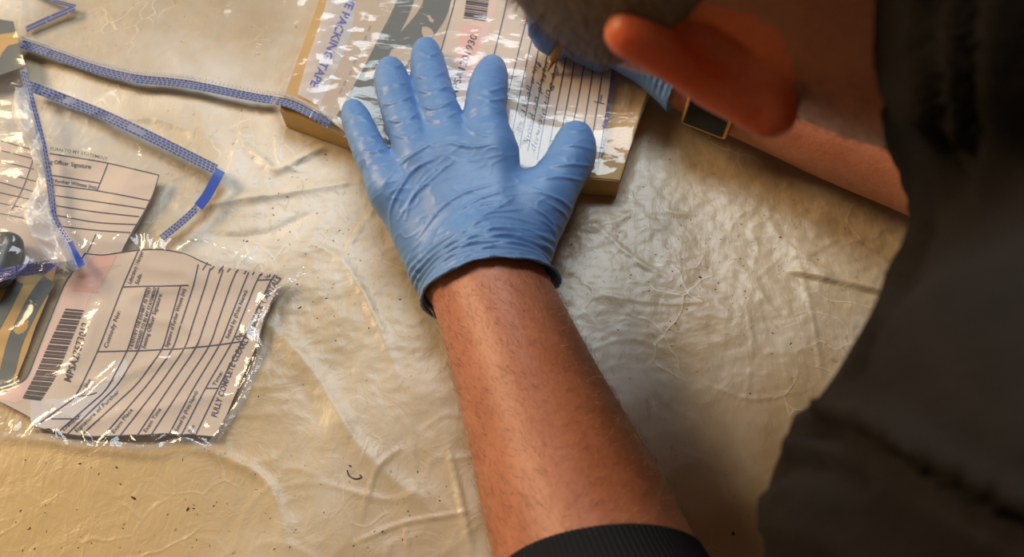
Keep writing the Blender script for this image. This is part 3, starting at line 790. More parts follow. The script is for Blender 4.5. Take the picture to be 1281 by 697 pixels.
P_, F_ = poly_sheet(A_EDGE, zA, 0.0011, 4.0)
px_, py_, _ = proj(P_); sdA = -poly_sd(px_, py_, A_EDGE)
rim = 1 - sstep(3, 26, sdA)
P_[:, 2] += rim * 0.0035 * ridge(P_[:, 0] * 60, P_[:, 1] * 60, 3.1, 2)
P_[:, 2] += 0.003 * np.exp(-(seg_dist(px_, py_, [(60, 530), (110, 500), (150, 462), (200, 448)])[0] / 7) ** 2)
P_[:, 2] += 0.005 * np.exp(-(seg_dist(px_, py_, [(250, 305), (320, 332), (385, 337)])[0] / 8) ** 2)
from_data('bag_film', P_, F_, M['film'], parent=bagA)
rimP = [(-40, 540), (0, 546), (60, 549), (86, 556), (150, 559), (189, 563), (229, 553), (253, 561), (266, 556), (296, 513), (309, 491), (326, 445), (323, 420), (333, 390), (342, 374), (384, 338)]
b_ = Bag(); c_, A_, B_ = strip_px([(p[0] - 2, p[1] - 3) for p in rimP], 9, 200)
n = len(c_); Pm = on_layer(np.concatenate([A_[:, 0], c_[:, 0], B_[:, 0]]), np.concatenate([A_[:, 1], c_[:, 1], B_[:, 1]]), zA, 0.0035)
Pm[:, 2] -= 0.0018; Pm[n:2 * n, 2] += 0.0012 + 0.0016 * noise3(Pm[n:2 * n, 0] * 120, Pm[n:2 * n, 1] * 120, 1)
b_.add(Pm, [(r * n + i, r * n + i + 1, (r + 1) * n + i + 1, (r + 1) * n + i) for r in range(2) for i in range(n - 1)], M['rimfilm'])
b_.build('bag_rim', bagA)

# ---- leftmost bag with the crumpled seam, lying on the others
IT = at_z(-26.0, 326.0, 0.017)
zC = make_layer(0.0088, 0.0025, 24, 31.9, lambda x, y: 0.0175 * (1 - sstep(0.020, 0.042, np.hypot(np.maximum(np.abs(x - IT[0]) - 0.008, 0), y - IT[1]))))
bagC = empty('evidence_bag', (-0.38, 0.08, 0), 'leftmost clear evidence bag with a crumpled upright seam and a dark item inside', 'evidence bag')
C_EDGE = [(-60, 10), (0, 22), (19, 26), (24, 55), (33, 86), (58, 170), (68, 228), (72, 270), (86, 290), (98, 315), (106, 337), (94, 344), (70, 338), (22, 349), (-60, 362)]
P_, F_ = poly_sheet(C_EDGE, zC, 0.0018, 4.5); from_data('bag_film', P_, F_, M['film'], parent=bagC)
s_ = Print(zC, 0.0022)
s_.seam([(29, 87), (40, 130), (51, 172), (57, 200), (63, 235), (67, 270), (74, 285)], 9, 3, 4.0)
s_.seam([(74, 285), (84, 300), (91, 312)], 8, 3, 3.0, base=M['white'], ink=M['blue'])
s_.line([(86, 303), (93, 318), (102, 334)], 11, M['blue'], 0.0004, 14)
for r in range(4):
    s_.text('EVIDENCE EVIDENCE EVIDENCE', [(-6, 352.5 - 4 * r), (30, 345.5 - 4 * r), (76, 337 - 4 * r)], 2.7, M['blue_ink'], bold=0.02)
s_.b.build('printed_seam', bagC)
s_ = Print(zC, 0.0004)
s_.fill([(-60, 12), (0, 24), (17, 27), (22, 52), (28, 84), (0, 94), (-60, 90)], M['grey'], 0, 5)
s_.fill([(-40, 42), (0, 43), (21, 40), (23, 54), (10, 57), (3, 66), (-2, 76), (-40, 80)], M['card'], 0.0004, 4)
s_.b.build('printed_band', bagC)
f_seam = catmull([(36, 112), (45, 150), (54, 180), (59, 215), (63, 255), (72, 284), (88, 308), (100, 338)], 60)
f_out = catmull([(20, 118), (18, 148), (34, 176), (44, 205), (50, 226), (33, 262), (40, 292), (62, 326), (88, 343)], 60)
V = []; Fc = []; kx = 12
for i in range(60):
    for j in range(kx + 1):
        V.append(f_seam[i] * (1 - j / kx) + f_out[i] * j / kx)
V = np.array(V); P_ = on_layer(V[:, 0], V[:, 1], zC, 0.004)
P_[:, 2] += 0.0015 + 0.006 * ridge(P_[:, 0] * 95, P_[:, 1] * 70, 2.0, 2) * np.tile(np.sin(np.linspace(0, math.pi, kx + 1)) + 0.15, 60)
Fc = [(i * (kx + 1) + j, (i + 1) * (kx + 1) + j, (i + 1) * (kx + 1) + j + 1, i * (kx + 1) + j + 1) for i in range(59) for j in range(kx)]
from_data('folded_flap', P_, [f[::-1] for f in Fc], M['film_strong'], parent=bagC)

# dark rounded item in the leftmost bag
b_ = Field((-0.50, -0.03, -0.002), (-0.30, 0.06, 0.05), 0.0015)
p0 = at_z(-56, 326, 0.017); p1 = at_z(4, 326, 0.017)
it = empty('grey_container', p0, 'dark grey rounded container at the left frame edge inside the leftmost bag', 'container')
for dy in (-0.0115, -0.006, 0, 0.006, 0.0115):
    b_.cone(p0 + [0, dy, 0.0], p1 + [0, dy, 0.0], 0.0088, 0.0088, 0.004)
P_, Q_ = b_.mesh()
from_data('container_body', relax(P_, Q_, 1), Q_, M['thing_grey'], parent=it)
V, Fc = box_data(p1[0] - 0.028, p1[1] - 0.0208, 0.014, p1[0] + 0.001, p1[1] - 0.0190, 0.019)
bevel_obj(from_data('printed_stripe', V, Fc, M['thing_red'], parent=it), 0.0007)

# ================================================================== PERSON
# -- joints from the photograph
def J(px, py, z): return at_z(float(px), float(py), float(z))
def R_(rpx, P): return rpx * ((P - CAM) @ FWD) / F
def mk(L):  # [(px,py,z,rpx)]
    P = np.array([J(a, b, c) for a, b, c, _ in L]); r = np.array([R_(l[3], p) for l, p in zip(L, P)])
    return P, r
BZ = BOX_Z + 0.004
LH = {
 'pinky':  [(442, 138, BZ + .007, 13), (450, 160, BZ + .010, 17), (466, 196, BZ + .016, 20), (492, 240, BZ + .018, 25)],
 'ring':   [(488, 87, BZ + .008, 15.5), (492, 108, BZ + .011, 20), (503, 145, BZ + .018, 22), (528, 205, BZ + .021, 27)],
 'middle': [(533, 64, BZ + .008, 16.5), (537, 90, BZ + .011, 20.5), (547, 130, BZ + .019, 23), (568, 198, BZ + .023, 29)],
 'index':  [(616, 86, BZ + .009, 16.5), (611, 108, BZ + .016, 22), (607, 140, BZ + .025, 24), (612, 195, BZ + .024, 31)],
 'thumb':  [(720, 173, BZ + .009, 21), (716, 194, BZ + .012, 26.5), (700, 222, BZ + .014, 29), (668, 262, BZ + .012, 38)],
}
PALM = [
 [(492, 240, BZ + .018, 25), (548, 330, .034, 30)],
 [(528, 205, BZ + .021, 27), (572, 320, .040, 36)],
 [(568, 198, BZ + .023, 29), (600, 320, .042, 40)],
 [(612, 195, BZ + .024, 31), (630, 320, .042, 40)],
 [(668, 262, BZ + .012, 38), (655, 310, .036, 38)],
 [(512, 262, .030, 27), (552, 345, .030, 34)],
]
ARM = [(598, 330, .038, 54), (612, 362, .038, 60), (640, 430, .040, 70), (678, 528, .048, 84), (722, 640, .060, 103), (770, 760, .075, 115), (845, 900, .085, 128)]
RH = {  # right hand round the pen
 'index':  [(694, 44, BZ + .014, 13), (672, 26, BZ + .034, 17), (700, -2, BZ + .052, 17), (762, 6, BZ + .050, 20)],
 'middle': [(700, 62, BZ + .006, 11), (684, 42, BZ + .022, 18), (712, 22, BZ + .034, 19), (768, 30, BZ + .040, 21)],
 'ring':   [(728, 66, BZ + .008, 13), (720, 50, BZ + .016, 15), (742, 42, BZ + .024, 17), (782, 50, BZ + .028, 20)],
 'pinky':  [(752, 78, BZ + .006, 12), (742, 66, BZ + .009, 14), (764, 64, BZ + .012, 16), (798, 72, BZ + .014, 20)],
 'thumb':  [(704, 30, BZ + .016, 13), (722, -6, BZ + .026, 16), (762, -16, BZ + .022, 18), (812, 20, BZ + .016, 22)],
}
RPALM = [
 [(762, 6, BZ + .050, 20), (838, 70, .040, 28)], [(768, 30, BZ + .040, 21), (846, 84, .038, 27)],
 [(782, 50, BZ + .028, 20), (846, 92, .036, 26)], [(798, 72, BZ + .014, 20), (846, 100, .032, 25)], [(812, 20, BZ + .016, 22), (846, 80, .034, 26)],
]
RARM = [(846, 88, .036, 31), (890, 108, .034, 34), (960, 134, .036, 41), (1060, 168, .042, 53), (1180, 204, .052, 66), (1320, 255, .075, 82)]

def add_hand(fd, H_, P_, off=0.0, kf=0.004):
    g = Field.__new__(Field)
    for nm, L in H_.items():
        P, r = mk(L); fd.chain(P, r + off, kf, 9)
    for L in P_:
        P, r = mk(L); fd.cone(P[0], P[1], r[0] + off, r[1] + off, 0.012)
def add_arm(fd, L, off=0.0, n=24, k=0.012):
    P, r = mk(L); fd.chain(P, r + off, k, n)

def cam_pt(X_, Y_, D_): return CAM + X_ * RGT + Y_ * UPV + D_ * FWD
def cam_dir(x, y, z): v = x * RGT + y * UPV - z * FWD; return v / np.linalg.norm(v)   # z toward the camera
HC = cam_pt(0.088, 0.1445, 0.300)
cC = cam_dir(-0.93, 0.33, -0.06)                       # crown
mM = cam_dir(0.33, 0.94, 0.10); mM = mM - (mM @ cC) * cC; mM /= np.linalg.norm(mM)   # from the near ear to the far ear
fF = np.cross(cC, mM)
if fF @ FWD < 0: fF = -fF                               # face looks down, away from the camera
LS = np.array([0.36, -0.22, 0.24]); RS = np.array([0.34, 0.22, 0.26])
def E(px, py, d, r): return at_d(float(px), float(py), d), r * d / F

def build_body():
    fd = Field((-0.20, -0.50, -0.005), (0.84, 0.42, 0.46), 0.0025)
    AX = (mM, fF, cC)
    fd.ell(HC + 0.018 * cC - 0.012 * fF, AX, (0.075, 0.096, 0.088), 0.01)
    fd.ell(HC - 0.045 * cC + 0.030 * fF, AX, (0.058, 0.062, 0.070), 0.03)
    fd.ell(HC - 0.095 * cC + 0.070 * fF, AX, (0.025, 0.022, 0.020), 0.02)          # chin
    fd.ell(HC + 0.012 * cC + 0.082 * fF, AX, (0.058, 0.014, 0.012), 0.02)          # brow
    fd.cone(HC + 0.002 * cC + 0.088 * fF, HC - 0.036 * cC + 0.108 * fF, 0.007, 0.012, 0.010)   # nose
    fd.ell(HC - 0.064 * cC + 0.090 * fF, AX, (0.024, 0.009, 0.006), 0.006)         # lips
    for s in (-1, 1):
        fd.ell(HC - 0.022 * cC + 0.070 * fF + s * 0.036 * mM, AX, (0.020, 0.018, 0.018), 0.02)   # cheeks
        fd.cone(HC - 0.004 * cC + 0.094 * fF + s * 0.031 * mM, HC - 0.004 * cC + 0.096 * fF + s * 0.033 * mM, 0.011, 0.011, 0.006, cut=True)
        fd.ell(HC - 0.004 * cC + 0.080 * fF + s * 0.031 * mM, AX, (0.012, 0.012, 0.012), 0.002)
    # neck and trunk
    NB = np.array([0.285, 0.02, 0.285])
    fd.chain([HC - 0.03 * cC - 0.030 * fF, HC - 0.10 * cC - 0.020 * fF, NB], [0.062, 0.060, 0.066], 0.03, 6)
    fd.cone(NB, LS, 0.065, 0.055, 0.05); fd.cone(NB, RS, 0.065, 0.055, 0.05)
    fd.cone((0.40, 0.09, 0.20), (0.70, 0.07, 0.13), 0.10, 0.095, 0.05); fd.cone((0.40, -0.09, 0.20), (0.70, -0.07, 0.13), 0.10, 0.095, 0.05)
    fd.cone(LS, (0.40, -0.09, 0.20), 0.055, 0.09, 0.05); fd.cone(RS, (0.40, 0.09, 0.20), 0.055, 0.09, 0.05)
    # left arm and hand
    add_arm(fd, ARM); Pe, re = mk(ARM); fd.cone(Pe[-1], LS, re[-1] * 0.9, 0.055, 0.03)
    add_hand(fd, LH, PALM, -0.0022)
    add_arm(fd, RARM); Pr, rr = mk(RARM); fd.cone(Pr[-1], RS, rr[-1] * 0.9, 0.05, 0.03)
    add_hand(fd, RH, RPALM, -0.0022)
    # near ear: root, shell behind the concha, rim, lobe
    for a, b, k in (((890, 20, .298, 30), (960, 60, .296, 26), .01), ((868, 38, .276, 24), (920, 50, .278, 36), .004), ((920, 50, .278, 36), (952, 88, .277, 34), .004)):
        A, ra = E(*a); B, rb = E(*b); fd.cone(A, B, ra, rb, k)
    earL = [(782, 41, .258, 26), (814, 48, .260, 29), (850, 64, .265, 36), (896, 76, .272, 50), (928, 98, .273, 47), (952, 124, .271, 35), (968, 146, .270, 25)]
    pts = [E(*q) for q in earL]; fd.chain([p for p, _ in pts], [r for _, r in pts], 0.004, 20)
    for L_ in ([(858, 38, .255, 6), (880, 50, .256, 13), (910, 74, .259, 14), (938, 104, .259, 10)], [(950, 150, .262, 7), (948, 170, .262, 8)]):
        pts = [E(*q) for q in L_]
        for q0, q1 in zip(pts[:-1], pts[1:]): fd.cone(q0[0], q1[0], q0[1], q1[1], 0.008, cut=True)
    # far ear
    fe = HC + 0.084 * mM - 0.012 * cC - 0.004 * fF
    fd.ell(fe, (mM, fF, cC), (0.010, 0.016, 0.030), 0.008)
    P, Q = fd.mesh(); P = relax(P, Q, 1, 0.5)
    return P, Q
root = empty('person', (0.70, 0, -0.75), 'man in a black hooded sweatshirt and blue gloves bent over the table, writing', 'person')
P, Q = build_body()
me_ear = np.zeros(len(Q), int)
qc = P[Q].mean(1); qx, qy, qd = proj(qc)
ear_poly = [(750, 10), (800, 0), (880, 0), (965, 30), (990, 80), (1000, 170), (940, 168), (850, 120), (760, 75)]
me_ear[(poly_sd(qx, qy, ear_poly) < 0) & (qd < 0.284)] = 1
body = from_data('body', P, Q, [M['skin'], M['ear']], me_ear, parent=root)

# -- gloves
AXDIR = None
def glove(name, H_, P_, L, hem_c, hem_n, lo, hi, h, creases, flare=0.0045, amp=1.0):
    fd = Field(lo, hi, h)
    add_hand(fd, H_, P_, 0.0); add_arm(fd, L[:4], 0.0012, 12)
    g = fd.grid()
    s = (g[0] - hem_c[0]) * hem_n[0] + (g[1] - hem_c[1]) * hem_n[1] + (g[2] - hem_c[2]) * hem_n[2]   # >0 beyond the hem (up the arm)
    wob = 0.0012 * np.sin(g[0] * 130 + g[2] * 90) + 0.0004 * np.sin(g[0] * 410 + 1.0)
    off = 0.0004 + flare * np.clip(1 + s / 0.016, 0, 1) ** 2
    outer = fd.a - off
    inner = fd.a - (off - 0.0017)
    hole = np.maximum(-inner, -(s + 0.014))            # only hollow close to the hem
    fd.a = np.maximum(np.maximum(outer, np.minimum(-inner, 9) * 1.0 * (s > -0.014) + (-1.0) * (s <= -0.014)), s - wob).astype(np.float32)
    P, Q = fd.mesh(); P = relax(P, Q, 1, 0.4)
    nn = normals(P, Q); px, py, d = proj(P)
    up = np.clip(nn[:, 2] * 1.5 + 0.3, 0, 1)
    disp = np.zeros(len(P))
    for pts, a_, w_ in creases:
        c = [tuple(v) for v in catmull(pts, 16)]
        dd, t = seg_dist(px, py, c)
        disp += a_ * np.exp(-(dd / w_) ** 2) * np.sin(np.clip(t, 0.03, 0.97) * math.pi) ** 0.6
    sl = (P - hem_c) @ hem_n
    ring = np.exp(-((sl + 0.012) / 0.014) ** 2)
    q = noise3(P[:, 0] * 16, P[:, 1] * 16, 2)
    disp += 0.0011 * ring * np.sin((sl + 0.006 * q + 0.05 * P[:, 0]) * 2 * math.pi / 0.0052) * (0.6 + 0.8 * noise3(P[:, 0] * 30, P[:, 1] * 60, 5))
    disp += 0.0003 * ridge(P[:, 0] * 55 + P[:, 1] * 30, P[:, 1] * 100 - P[:, 0] * 40, P[:, 2] * 30, 5) * amp
    P = P + nn * (disp * up)[:, None]
    return from_data(name, P, Q, M['glove'], parent=root)
Pa, ra = mk(ARM)
hem_c = J(612, 366, .038); hem_n = Pa[3] - Pa[0]; hem_n = hem_n + np.array([-0.012, -0.0, 0.0]) * 0; hem_n /= np.linalg.norm(hem_n)
hem_n = np.array([hem_n[0] - 0.18, hem_n[1], 0.0]); hem_n /= np.linalg.norm(hem_n)
cr = lambda L, a=0.0009, w=1.7: (L, a, w)
def c8(*p): return [(480 + x / 3.319, 200 + y / 3.319) for x, y in p]
CREASES = [cr(c8(*p)) for p in (
    [(470, 95), (330, 140), (230, 210), (140, 330)], [(495, 128), (380, 170), (260, 260), (200, 340)], [(535, 160), (430, 225), (300, 300), (180, 380)],
    [(480, 175), (400, 190), (330, 240), (250, 320)], [(570, 205), (500, 212), (440, 225), (330, 290)], [(650, 270), (500, 235), (400, 255), (270, 350), (200, 430)],
    [(700, 340), (600, 290), (450, 285), (330, 340), (220, 430), (150, 520)], [(710, 400), (640, 330), (500, 310), (350, 350), (230, 440), (160, 540)],
    [(610, 190), (690, 250), (730, 350)], [(640, 240), (700, 290), (725, 400)], [(700, 430), (600, 360), (480, 350), (330, 410), (210, 520)],
    [(170, 0), (80, 100), (30, 200), (30, 290)], [(290, 0), (200, 80), (120, 160), (90, 250)], [(230, 30), (150, 110), (60, 250)],
    [(700, 460), (610, 400), (480, 390), (330, 450), (200, 570)], [(150, 380), (140, 460), (150, 540)])]
CREASES += [cr(p, 0.0008, 2.0) for p in (
    [(474, 238), (500, 206), (535, 182), (560, 172)], [(486, 246), (515, 214), (548, 196)], [(560, 178), (590, 184), (615, 180)], [(575, 150), (590, 165), (612, 170)],
    [(676, 210), (712, 206), (745, 208)], [(672, 224), (705, 222), (738, 228)], [(690, 186), (718, 182), (745, 188)], [(666, 236), (700, 250), (722, 268)],
    [(680, 250), (706, 268), (716, 290)], [(640, 170), (655, 192), (680, 204)], [(596, 108), (612, 114), (632, 108)], [(598, 120), (614, 126), (636, 122)],
    [(472, 114), (490, 106), (512, 104)], [(476, 132), (496, 128), (516, 120)], [(482, 150), (505, 152), (522, 142)], [(490, 168), (510, 172), (524, 160)],
    [(478, 78), (492, 84), (504, 80)], [(518, 94), (536, 98), (556, 90)], [(520, 112), (540, 116), (560, 108)], [(526, 132), (545, 136), (566, 126)],
    [(532, 150), (552, 150), (572, 140)], [(522, 62), (535, 70), (548, 66)], [(436, 150), (450, 146), (462, 154)], [(444, 172), (458, 172), (474, 168)],
    [(452, 190), (468, 190), (484, 186)], [(460, 208), (474, 206), (490, 200)], [(434, 132), (442, 144), (452, 140)], [(700, 160), (716, 164), (736, 162)])]
glove('glove', LH, PALM, ARM, hem_c, hem_n, (-0.135, -0.055, 0.0), (0.085, 0.185, 0.085), 0.0008, CREASES)
Pb, rb = mk(RARM)
hem2 = J(856, 96, .036); n2 = Pb[2] - Pb[0]; n2 /= np.linalg.norm(n2)
CR2 = [cr([(800, 88), (815, 100), (835, 112)], .0008), cr([(815, 84), (832, 100), (850, 116)], .0008), cr([(770, 76), (790, 90), (810, 98)], .0008)]
glove('glove', RH, RPALM, RARM, hem2, n2, (0.01, 0.09, 0.0), (0.16, 0.30, 0.12), 0.0013, CR2, 0.003, 0.5)

# -- hair on the head: a close-cropped cap with short strands
def build_hair():
    fd = Field(HC - 0.13, HC + 0.13, 0.003)
    AX = (mM, fF, cC)
    fd.ell(HC + 0.018 * cC - 0.012 * fF, AX, (0.0785, 0.0995, 0.0915), 0.004)
    g = fd.grid(); x, y, z = g[0] - HC[0], g[1] - HC[1], g[2] - HC[2]
    u = x * mM[0] + y * mM[1] + z * mM[2]; v = x * fF[0] + y * fF[1] + z * fF[2]; w = x * cC[0] + y * cC[1] + z * cC[2]
    cut = 0.028 - w + 0.55 * np.clip(v, 0, 1) - 0.35 * np.clip(-v, 0, 1)   # hair line: above the ears, lower at the back, up at the forehead
    fd.a = np.maximum(fd.a, cut.astype(np.float32) * 0.8)
    P, Q = fd.mesh(); P = relax(P, Q, 2)
    nn = normals(P, Q)
    r_ = np.linalg.norm(P - HC, axis=1)
    b = Bag(); b.add(P, [tuple(q) for q in Q], M['hair'])
    tan = ((P - HC) @ cC > -0.05)
    out_i = np.where((np.einsum('ij,ij->i', nn, P - HC) > 0.03) & tan)[0]
    pick = rng.choice(out_i, min(9000, len(out_i) * 2), replace=True)
    dirs = nn[pick] + 0.5 * (-cC) * 0.6 + 0.35 * rng.normal(size=(len(pick), 3))
    dirs /= np.linalg.norm(dirs, axis=1)[:, None]
    base = P[pick] + rng.normal(size=(len(pick), 3)) * 0.001 - nn[pick] * 0.001; side = np.cross(dirs, rng.normal(size=(len(pick), 3))); side /= np.linalg.norm(side, axis=1)[:, None]
    L_ = rng.uniform(0.004, 0.008, len(pick))[:, None]
    V = np.empty((len(pick) * 3, 3)); V[0::3] = base - side * 0.00012; V[1::3] = base + side * 0.00012; V[2::3] = base + dirs * L_
    b.add(V, np.arange(len(V)).reshape(-1, 3), M['hair'])
    return b.build('hair', root)
build_hair()

# -- arm hair and neck stubble
def strands(name, P, Q, mask, n, dirf, length, rad, mats):
    nn = normals(P, Q); ids = np.where(mask(P, nn))[0]
    if len(ids) == 0: return
    pick = rng.choice(ids, n); b = Bag(); V = [[], []]; Fs = [[], []]
    for c, i in enumerate(pick):
        k = c % 3 == 0
        p = P[i] + rng.normal(size=3) * 0.0008; nrm = nn[i]
        t = dirf(P[i]) + rng.normal(size=3) * 0.33; t -= (t @ nrm) * nrm; t /= np.linalg.norm(t); t2 = t + rng.normal(size=3) * 0.25
        L = length * rng.uniform(0.5, 1.2)
        pts = [p, p + t * L * 0.5 + nrm * L * 0.20, p + (t + t2) * 0.5 * L + nrm * L * 0.18]
        vv, ff = tube_data(pts, [rad, rad * 0.8, rad * 0.3], 3)
        o = len(V[k]); V[k] += vv; Fs[k] += [tuple(a + o for a in f) for f in ff]
    for k in (0, 1): b.add(V[k], Fs[k], mats[k])
    o = b.build(name, root); o['kind'] = 'stuff'
armd = (Pa[3] - Pa[0]); armd /= np.linalg.norm(armd); sided = np.array([-0.5, 0.1, 0.0])
def arm_mask(P, nn):
    px, py, d = proj(P); return (py > 352) & ((P - J(757, 722, .065)) @ armd < -0.006) & (px > 520) & (px < 880) & (nn[:, 2] > -0.1) & (P[:, 2] < 0.125)
strands('arm_hair', P, Q, arm_mask, 2200, lambda p: -armd * 0.2 + np.array([0.8 if (p[0] > 0.02) else -0.5, 0.45, 0]), 0.0075, 0.00006, (M['armhair'], M['armhair2']))
def neck_mask(P, nn):
    px, py, d = proj(P); return (px > 985) & (px < 1125) & (py > 90) & (py < 200) & (d < 0.40) & (nn @ UPV < 0.3)
strands('beard_stubble', P, Q, neck_mask, 700, lambda p: -UPV + 0.3 * RGT, 0.003, 0.00008, (M['hair'], M['hair']))

# -- hooded sweatshirt
def build_hoodie():
    fd = Field((-0.06, -0.56, 0.0), (0.86, 0.50, 0.50), 0.004)
    NB = np.array([0.285, 0.02, 0.285])
    Pe, re = mk(ARM); Pr, rr = mk(RARM)
    EL = Pe[-1]
    fd.cone((0.40, 0.09, 0.20), (0.74, 0.07, 0.13), 0.118, 0.115, 0.05); fd.cone((0.40, -0.09, 0.20), (0.74, -0.07, 0.13), 0.118, 0.115, 0.05)
    # left sleeve: shoulder to elbow to cuff
    SHL = [E(1345, 560, .215, 250), E(1205, 670, .25, 205), E(1118, 830, .285, 155)]
    fd.cone(LS, (0.40, -0.08, 0.21), 0.085, 0.115, 0.05)
    fd.chain([LS] + [p for p, _ in SHL] + [EL], [0.072] + [r for _, r in SHL] + [re[-1] * 1.12], 0.03)
    c0 = Pe[-2] * 1.0; fd.chain([Pe[-3] * 0.25 + Pe[-2] * 0.75, Pe[-2], EL], [re[-3] * .25 + re[-2] * .75 + 0.0035, re[-2] + 0.010, re[-1] * 1.10], 0.012)
    fd.cone(EL * .8 + LS * .2, LS, re[-1] * 1.05, 0.078, 0.01); fd.cone(Pr[-1], RS, rr[-1] * 1.12, 0.078, 0.03)
    # right sleeve
    fd.cone(RS, (0.40, 0.08, 0.21), 0.075, 0.11, 0.05); fd.chain([RS, Pr[-1], Pr[-1] * .5 + Pr[-2] * .5], [0.072, rr[-1] * 1.1, rr[-2] + 0.012], 0.02)
    # shoulders and the hood bunched behind and round the neck
    fd.cone(NB + [0.06, -0.02, 0.0], LS, 0.085, 0.075, 0.04); fd.cone(NB + [0.06, 0.02, 0], RS, 0.085, 0.07, 0.04)
    for L in ([(1262, -170, .212, 137), (1258, -60, .212, 133), (1254, 50, .220, 129), (1240, 140, .244, 118)], [(1245, 60, .255, 118), (1225, 140, .262, 104), (1215, 200, .285, 82)], [(1250, -60, .262, 125), (1245, 60, .255, 118)],
              [(1330, 60, .225, 120), (1300, 190, .235, 120)], [(1300, 190, .235, 112), (1325, 330, .235, 148), (1285, 440, .24, 160)], [(1285, 440, .24, 165), (1222, 580, .25, 182)]):
        q = [E(*a) for a in L]; fd.chain([p for p, _ in q], [r for _, r in q], 0.012)
    fd.cone(NB + [0.045, 0, 0.012], (0.44, 0, 0.235), 0.088, 0.13, 0.04); fd.cone(NB + [0.03, -0.02, 0.01], LS, 0.088, 0.088, 0.03); fd.cone(NB + [0.03, 0.02, 0.01], RS, 0.088, 0.088, 0.03)
    fd.cone(LS, (0.42, -0.10, 0.19), 0.085, 0.13, 0.05); fd.cone(RS, (0.42, 0.10, 0.19), 0.085, 0.13, 0.05)
    # hollow for the neck
    fd.cone(HC - 0.02 * cC - 0.01 * fF, E(1075, 20, .31, 1)[0], 0.066, 0.060, 0.006, cut=True)
    # sleeve hem planes
    g = fd.grid()
    hc = J(757, 722, .065); hn = Pe[4] - Pe[3]; hn /= np.linalg.norm(hn); hn = hn + np.array([-0.22, 0, 0]); hn /= np.linalg.norm(hn)
    s = (g[0] - hc[0]) * hn[0] + (g[1] - hc[1]) * hn[1] + (g[2] - hc[2]) * hn[2]
    px_near = (g[0] < 0.19) & (g[1] < -0.10)
    fd.a = np.where(px_near & (g[2] < 0.17), np.maximum(fd.a, 0.034 - s), fd.a).astype(np.float32)
    # hide the skin arm inside: hollow the cuff
    P, Q = fd.mesh(); P = relax(P, Q, 3)
    nn = normals(P, Q); px, py, d = proj(P)
    disp = 0.004 * fbm(P[:, 0] * 14, P[:, 1] * 14, P[:, 2] * 14, 3) + 0.003 * ridge(P[:, 0] * 10, P[:, 1] * 16, P[:, 2] * 16, 3)
    for pts, a_, w_ in (([(1005, 530), (1050, 545), (1120, 580), (1200, 620), (1290, 665)], -0.009, 15), ([(1000, 505), (1045, 515), (1120, 550), (1200, 590), (1290, 630)], 0.005, 18), ([(1150, 290), (1110, 380), (1070, 430), (1045, 520)], -0.005, 14),
                        ([(1165, -20), (1160, 80), (1175, 170), (1200, 240)], -0.006, 9), ([(1215, -20), (1205, 90), (1215, 190)], -0.006, 9), ([(960, 600), (1010, 580), (1060, 600)], -0.006, 14), ([(930, 660), (975, 610), (1000, 560)], 0.003, 18)):
        dd, t = seg_dist(px, py, [tuple(v) for v in catmull(pts, 14)]); disp += np.where(nn @ FWD < 0.2, a_ * np.exp(-(dd / w_) ** 2), 0)
    cuff = np.clip(1 - ((P - hc) @ hn) / 0.05, 0, 1) * px_near_v(P)
    disp *= (1 - np.clip(cuff * 2, 0, 1))
    P = P + nn * disp[:, None]
    return P, Q, hc, hn
def px_near_v(P): return ((P[:, 0] < 0.19) & (P[:, 1] < -0.10) & (P[:, 2] < 0.17)).astype(float)
P2, Q2, hc, hn = build_hoodie()
from_data('hooded_sweatshirt', P2, Q2, M['hood'], parent=root)
# ribbed cuff of the left sleeve
Pe, re = mk(ARM)
def rib_cuff():
    n, k = 26, 480; b = Bag(); V = []
    ax = hn; cen0 = hc
    # centre line of the arm between joints 4 and 5
    A, B = Pe[4], Pe[5]; rA, rB = re[4], re[5]
    a1 = np.cross(ax, [0, 0, 1]); a1 /= np.linalg.norm(a1); a2 = np.cross(ax, a1)
    dAB = (B - A) @ ax
    for i in range(n):
        t = i / (n - 1); s = ((hc - A) @ ax) - 0.004 + t * 0.050
        f = s / dAB; c = A + (B - A) * f; r = rA + (rB - rA) * f
        lip = 0.0062 + (0.0012 if 0 < i < n - 1 else -0.003) + 0.004 * t
        for j in range(k):
            th = 2 * math.pi * j / k
            rr_ = r + lip + 0.0003 * (1 if (j % 4) < 2 else -1)
            V.append(c + rr_ * (math.cos(th) * a1 + math.sin(th) * a2))
    Fc = [(i * k + j, i * k + (j + 1) % k, (i + 1) * k + (j + 1) % k, (i + 1) * k + j) for i in range(n - 1) for j in range(k)]
    o = from_data('ribbed_cuff', V, Fc, M['rib'], parent=root)
    bm = bmesh.new(); bm.from_mesh(o.data); bmesh.ops.recalc_face_normals(bm, faces=bm.faces[:]); bm.to_mesh(o.data); bm.free()
rib_cuff()
# -- trousers and shoes (beside the table)
fd = Field((0.56, -0.24, -0.72), (0.96, 0.24, 0.30), 0.008)
for s in (-1, 1):
    fd.chain([(0.72, 0.08 * s, 0.13), (0.72, 0.10 * s, -0.28), (0.76, 0.11 * s, -0.68)], [0.115, 0.072, 0.058], 0.03, 8)
P3, Q3 = fd.mesh(); from_data('trousers', relax(P3, Q3, 3), Q3, M['trousers'], parent=root)
for s in (-1, 1):
    fd = Field((0.54, -0.22, -0.752), (0.90, 0.22, -0.60), 0.005)
    fd.cone((0.79, 0.11 * s, -0.705), (0.64, 0.115 * s, -0.72), 0.044, 0.034, 0.02); fd.cone((0.77, 0.11 * s, -0.68), (0.77, 0.11 * s, -0.62), 0.045, 0.045, 0.02)
    g = fd.grid(); fd.a = np.maximum(fd.a, -0.749 - g[2] + 0 * g[0] + 0 * g[1]).astype(np.float32)
    P3, Q3 = fd.mesh(); from_data('shoe', relax(P3, Q3, 2), Q3, M['shoe'], parent=root)

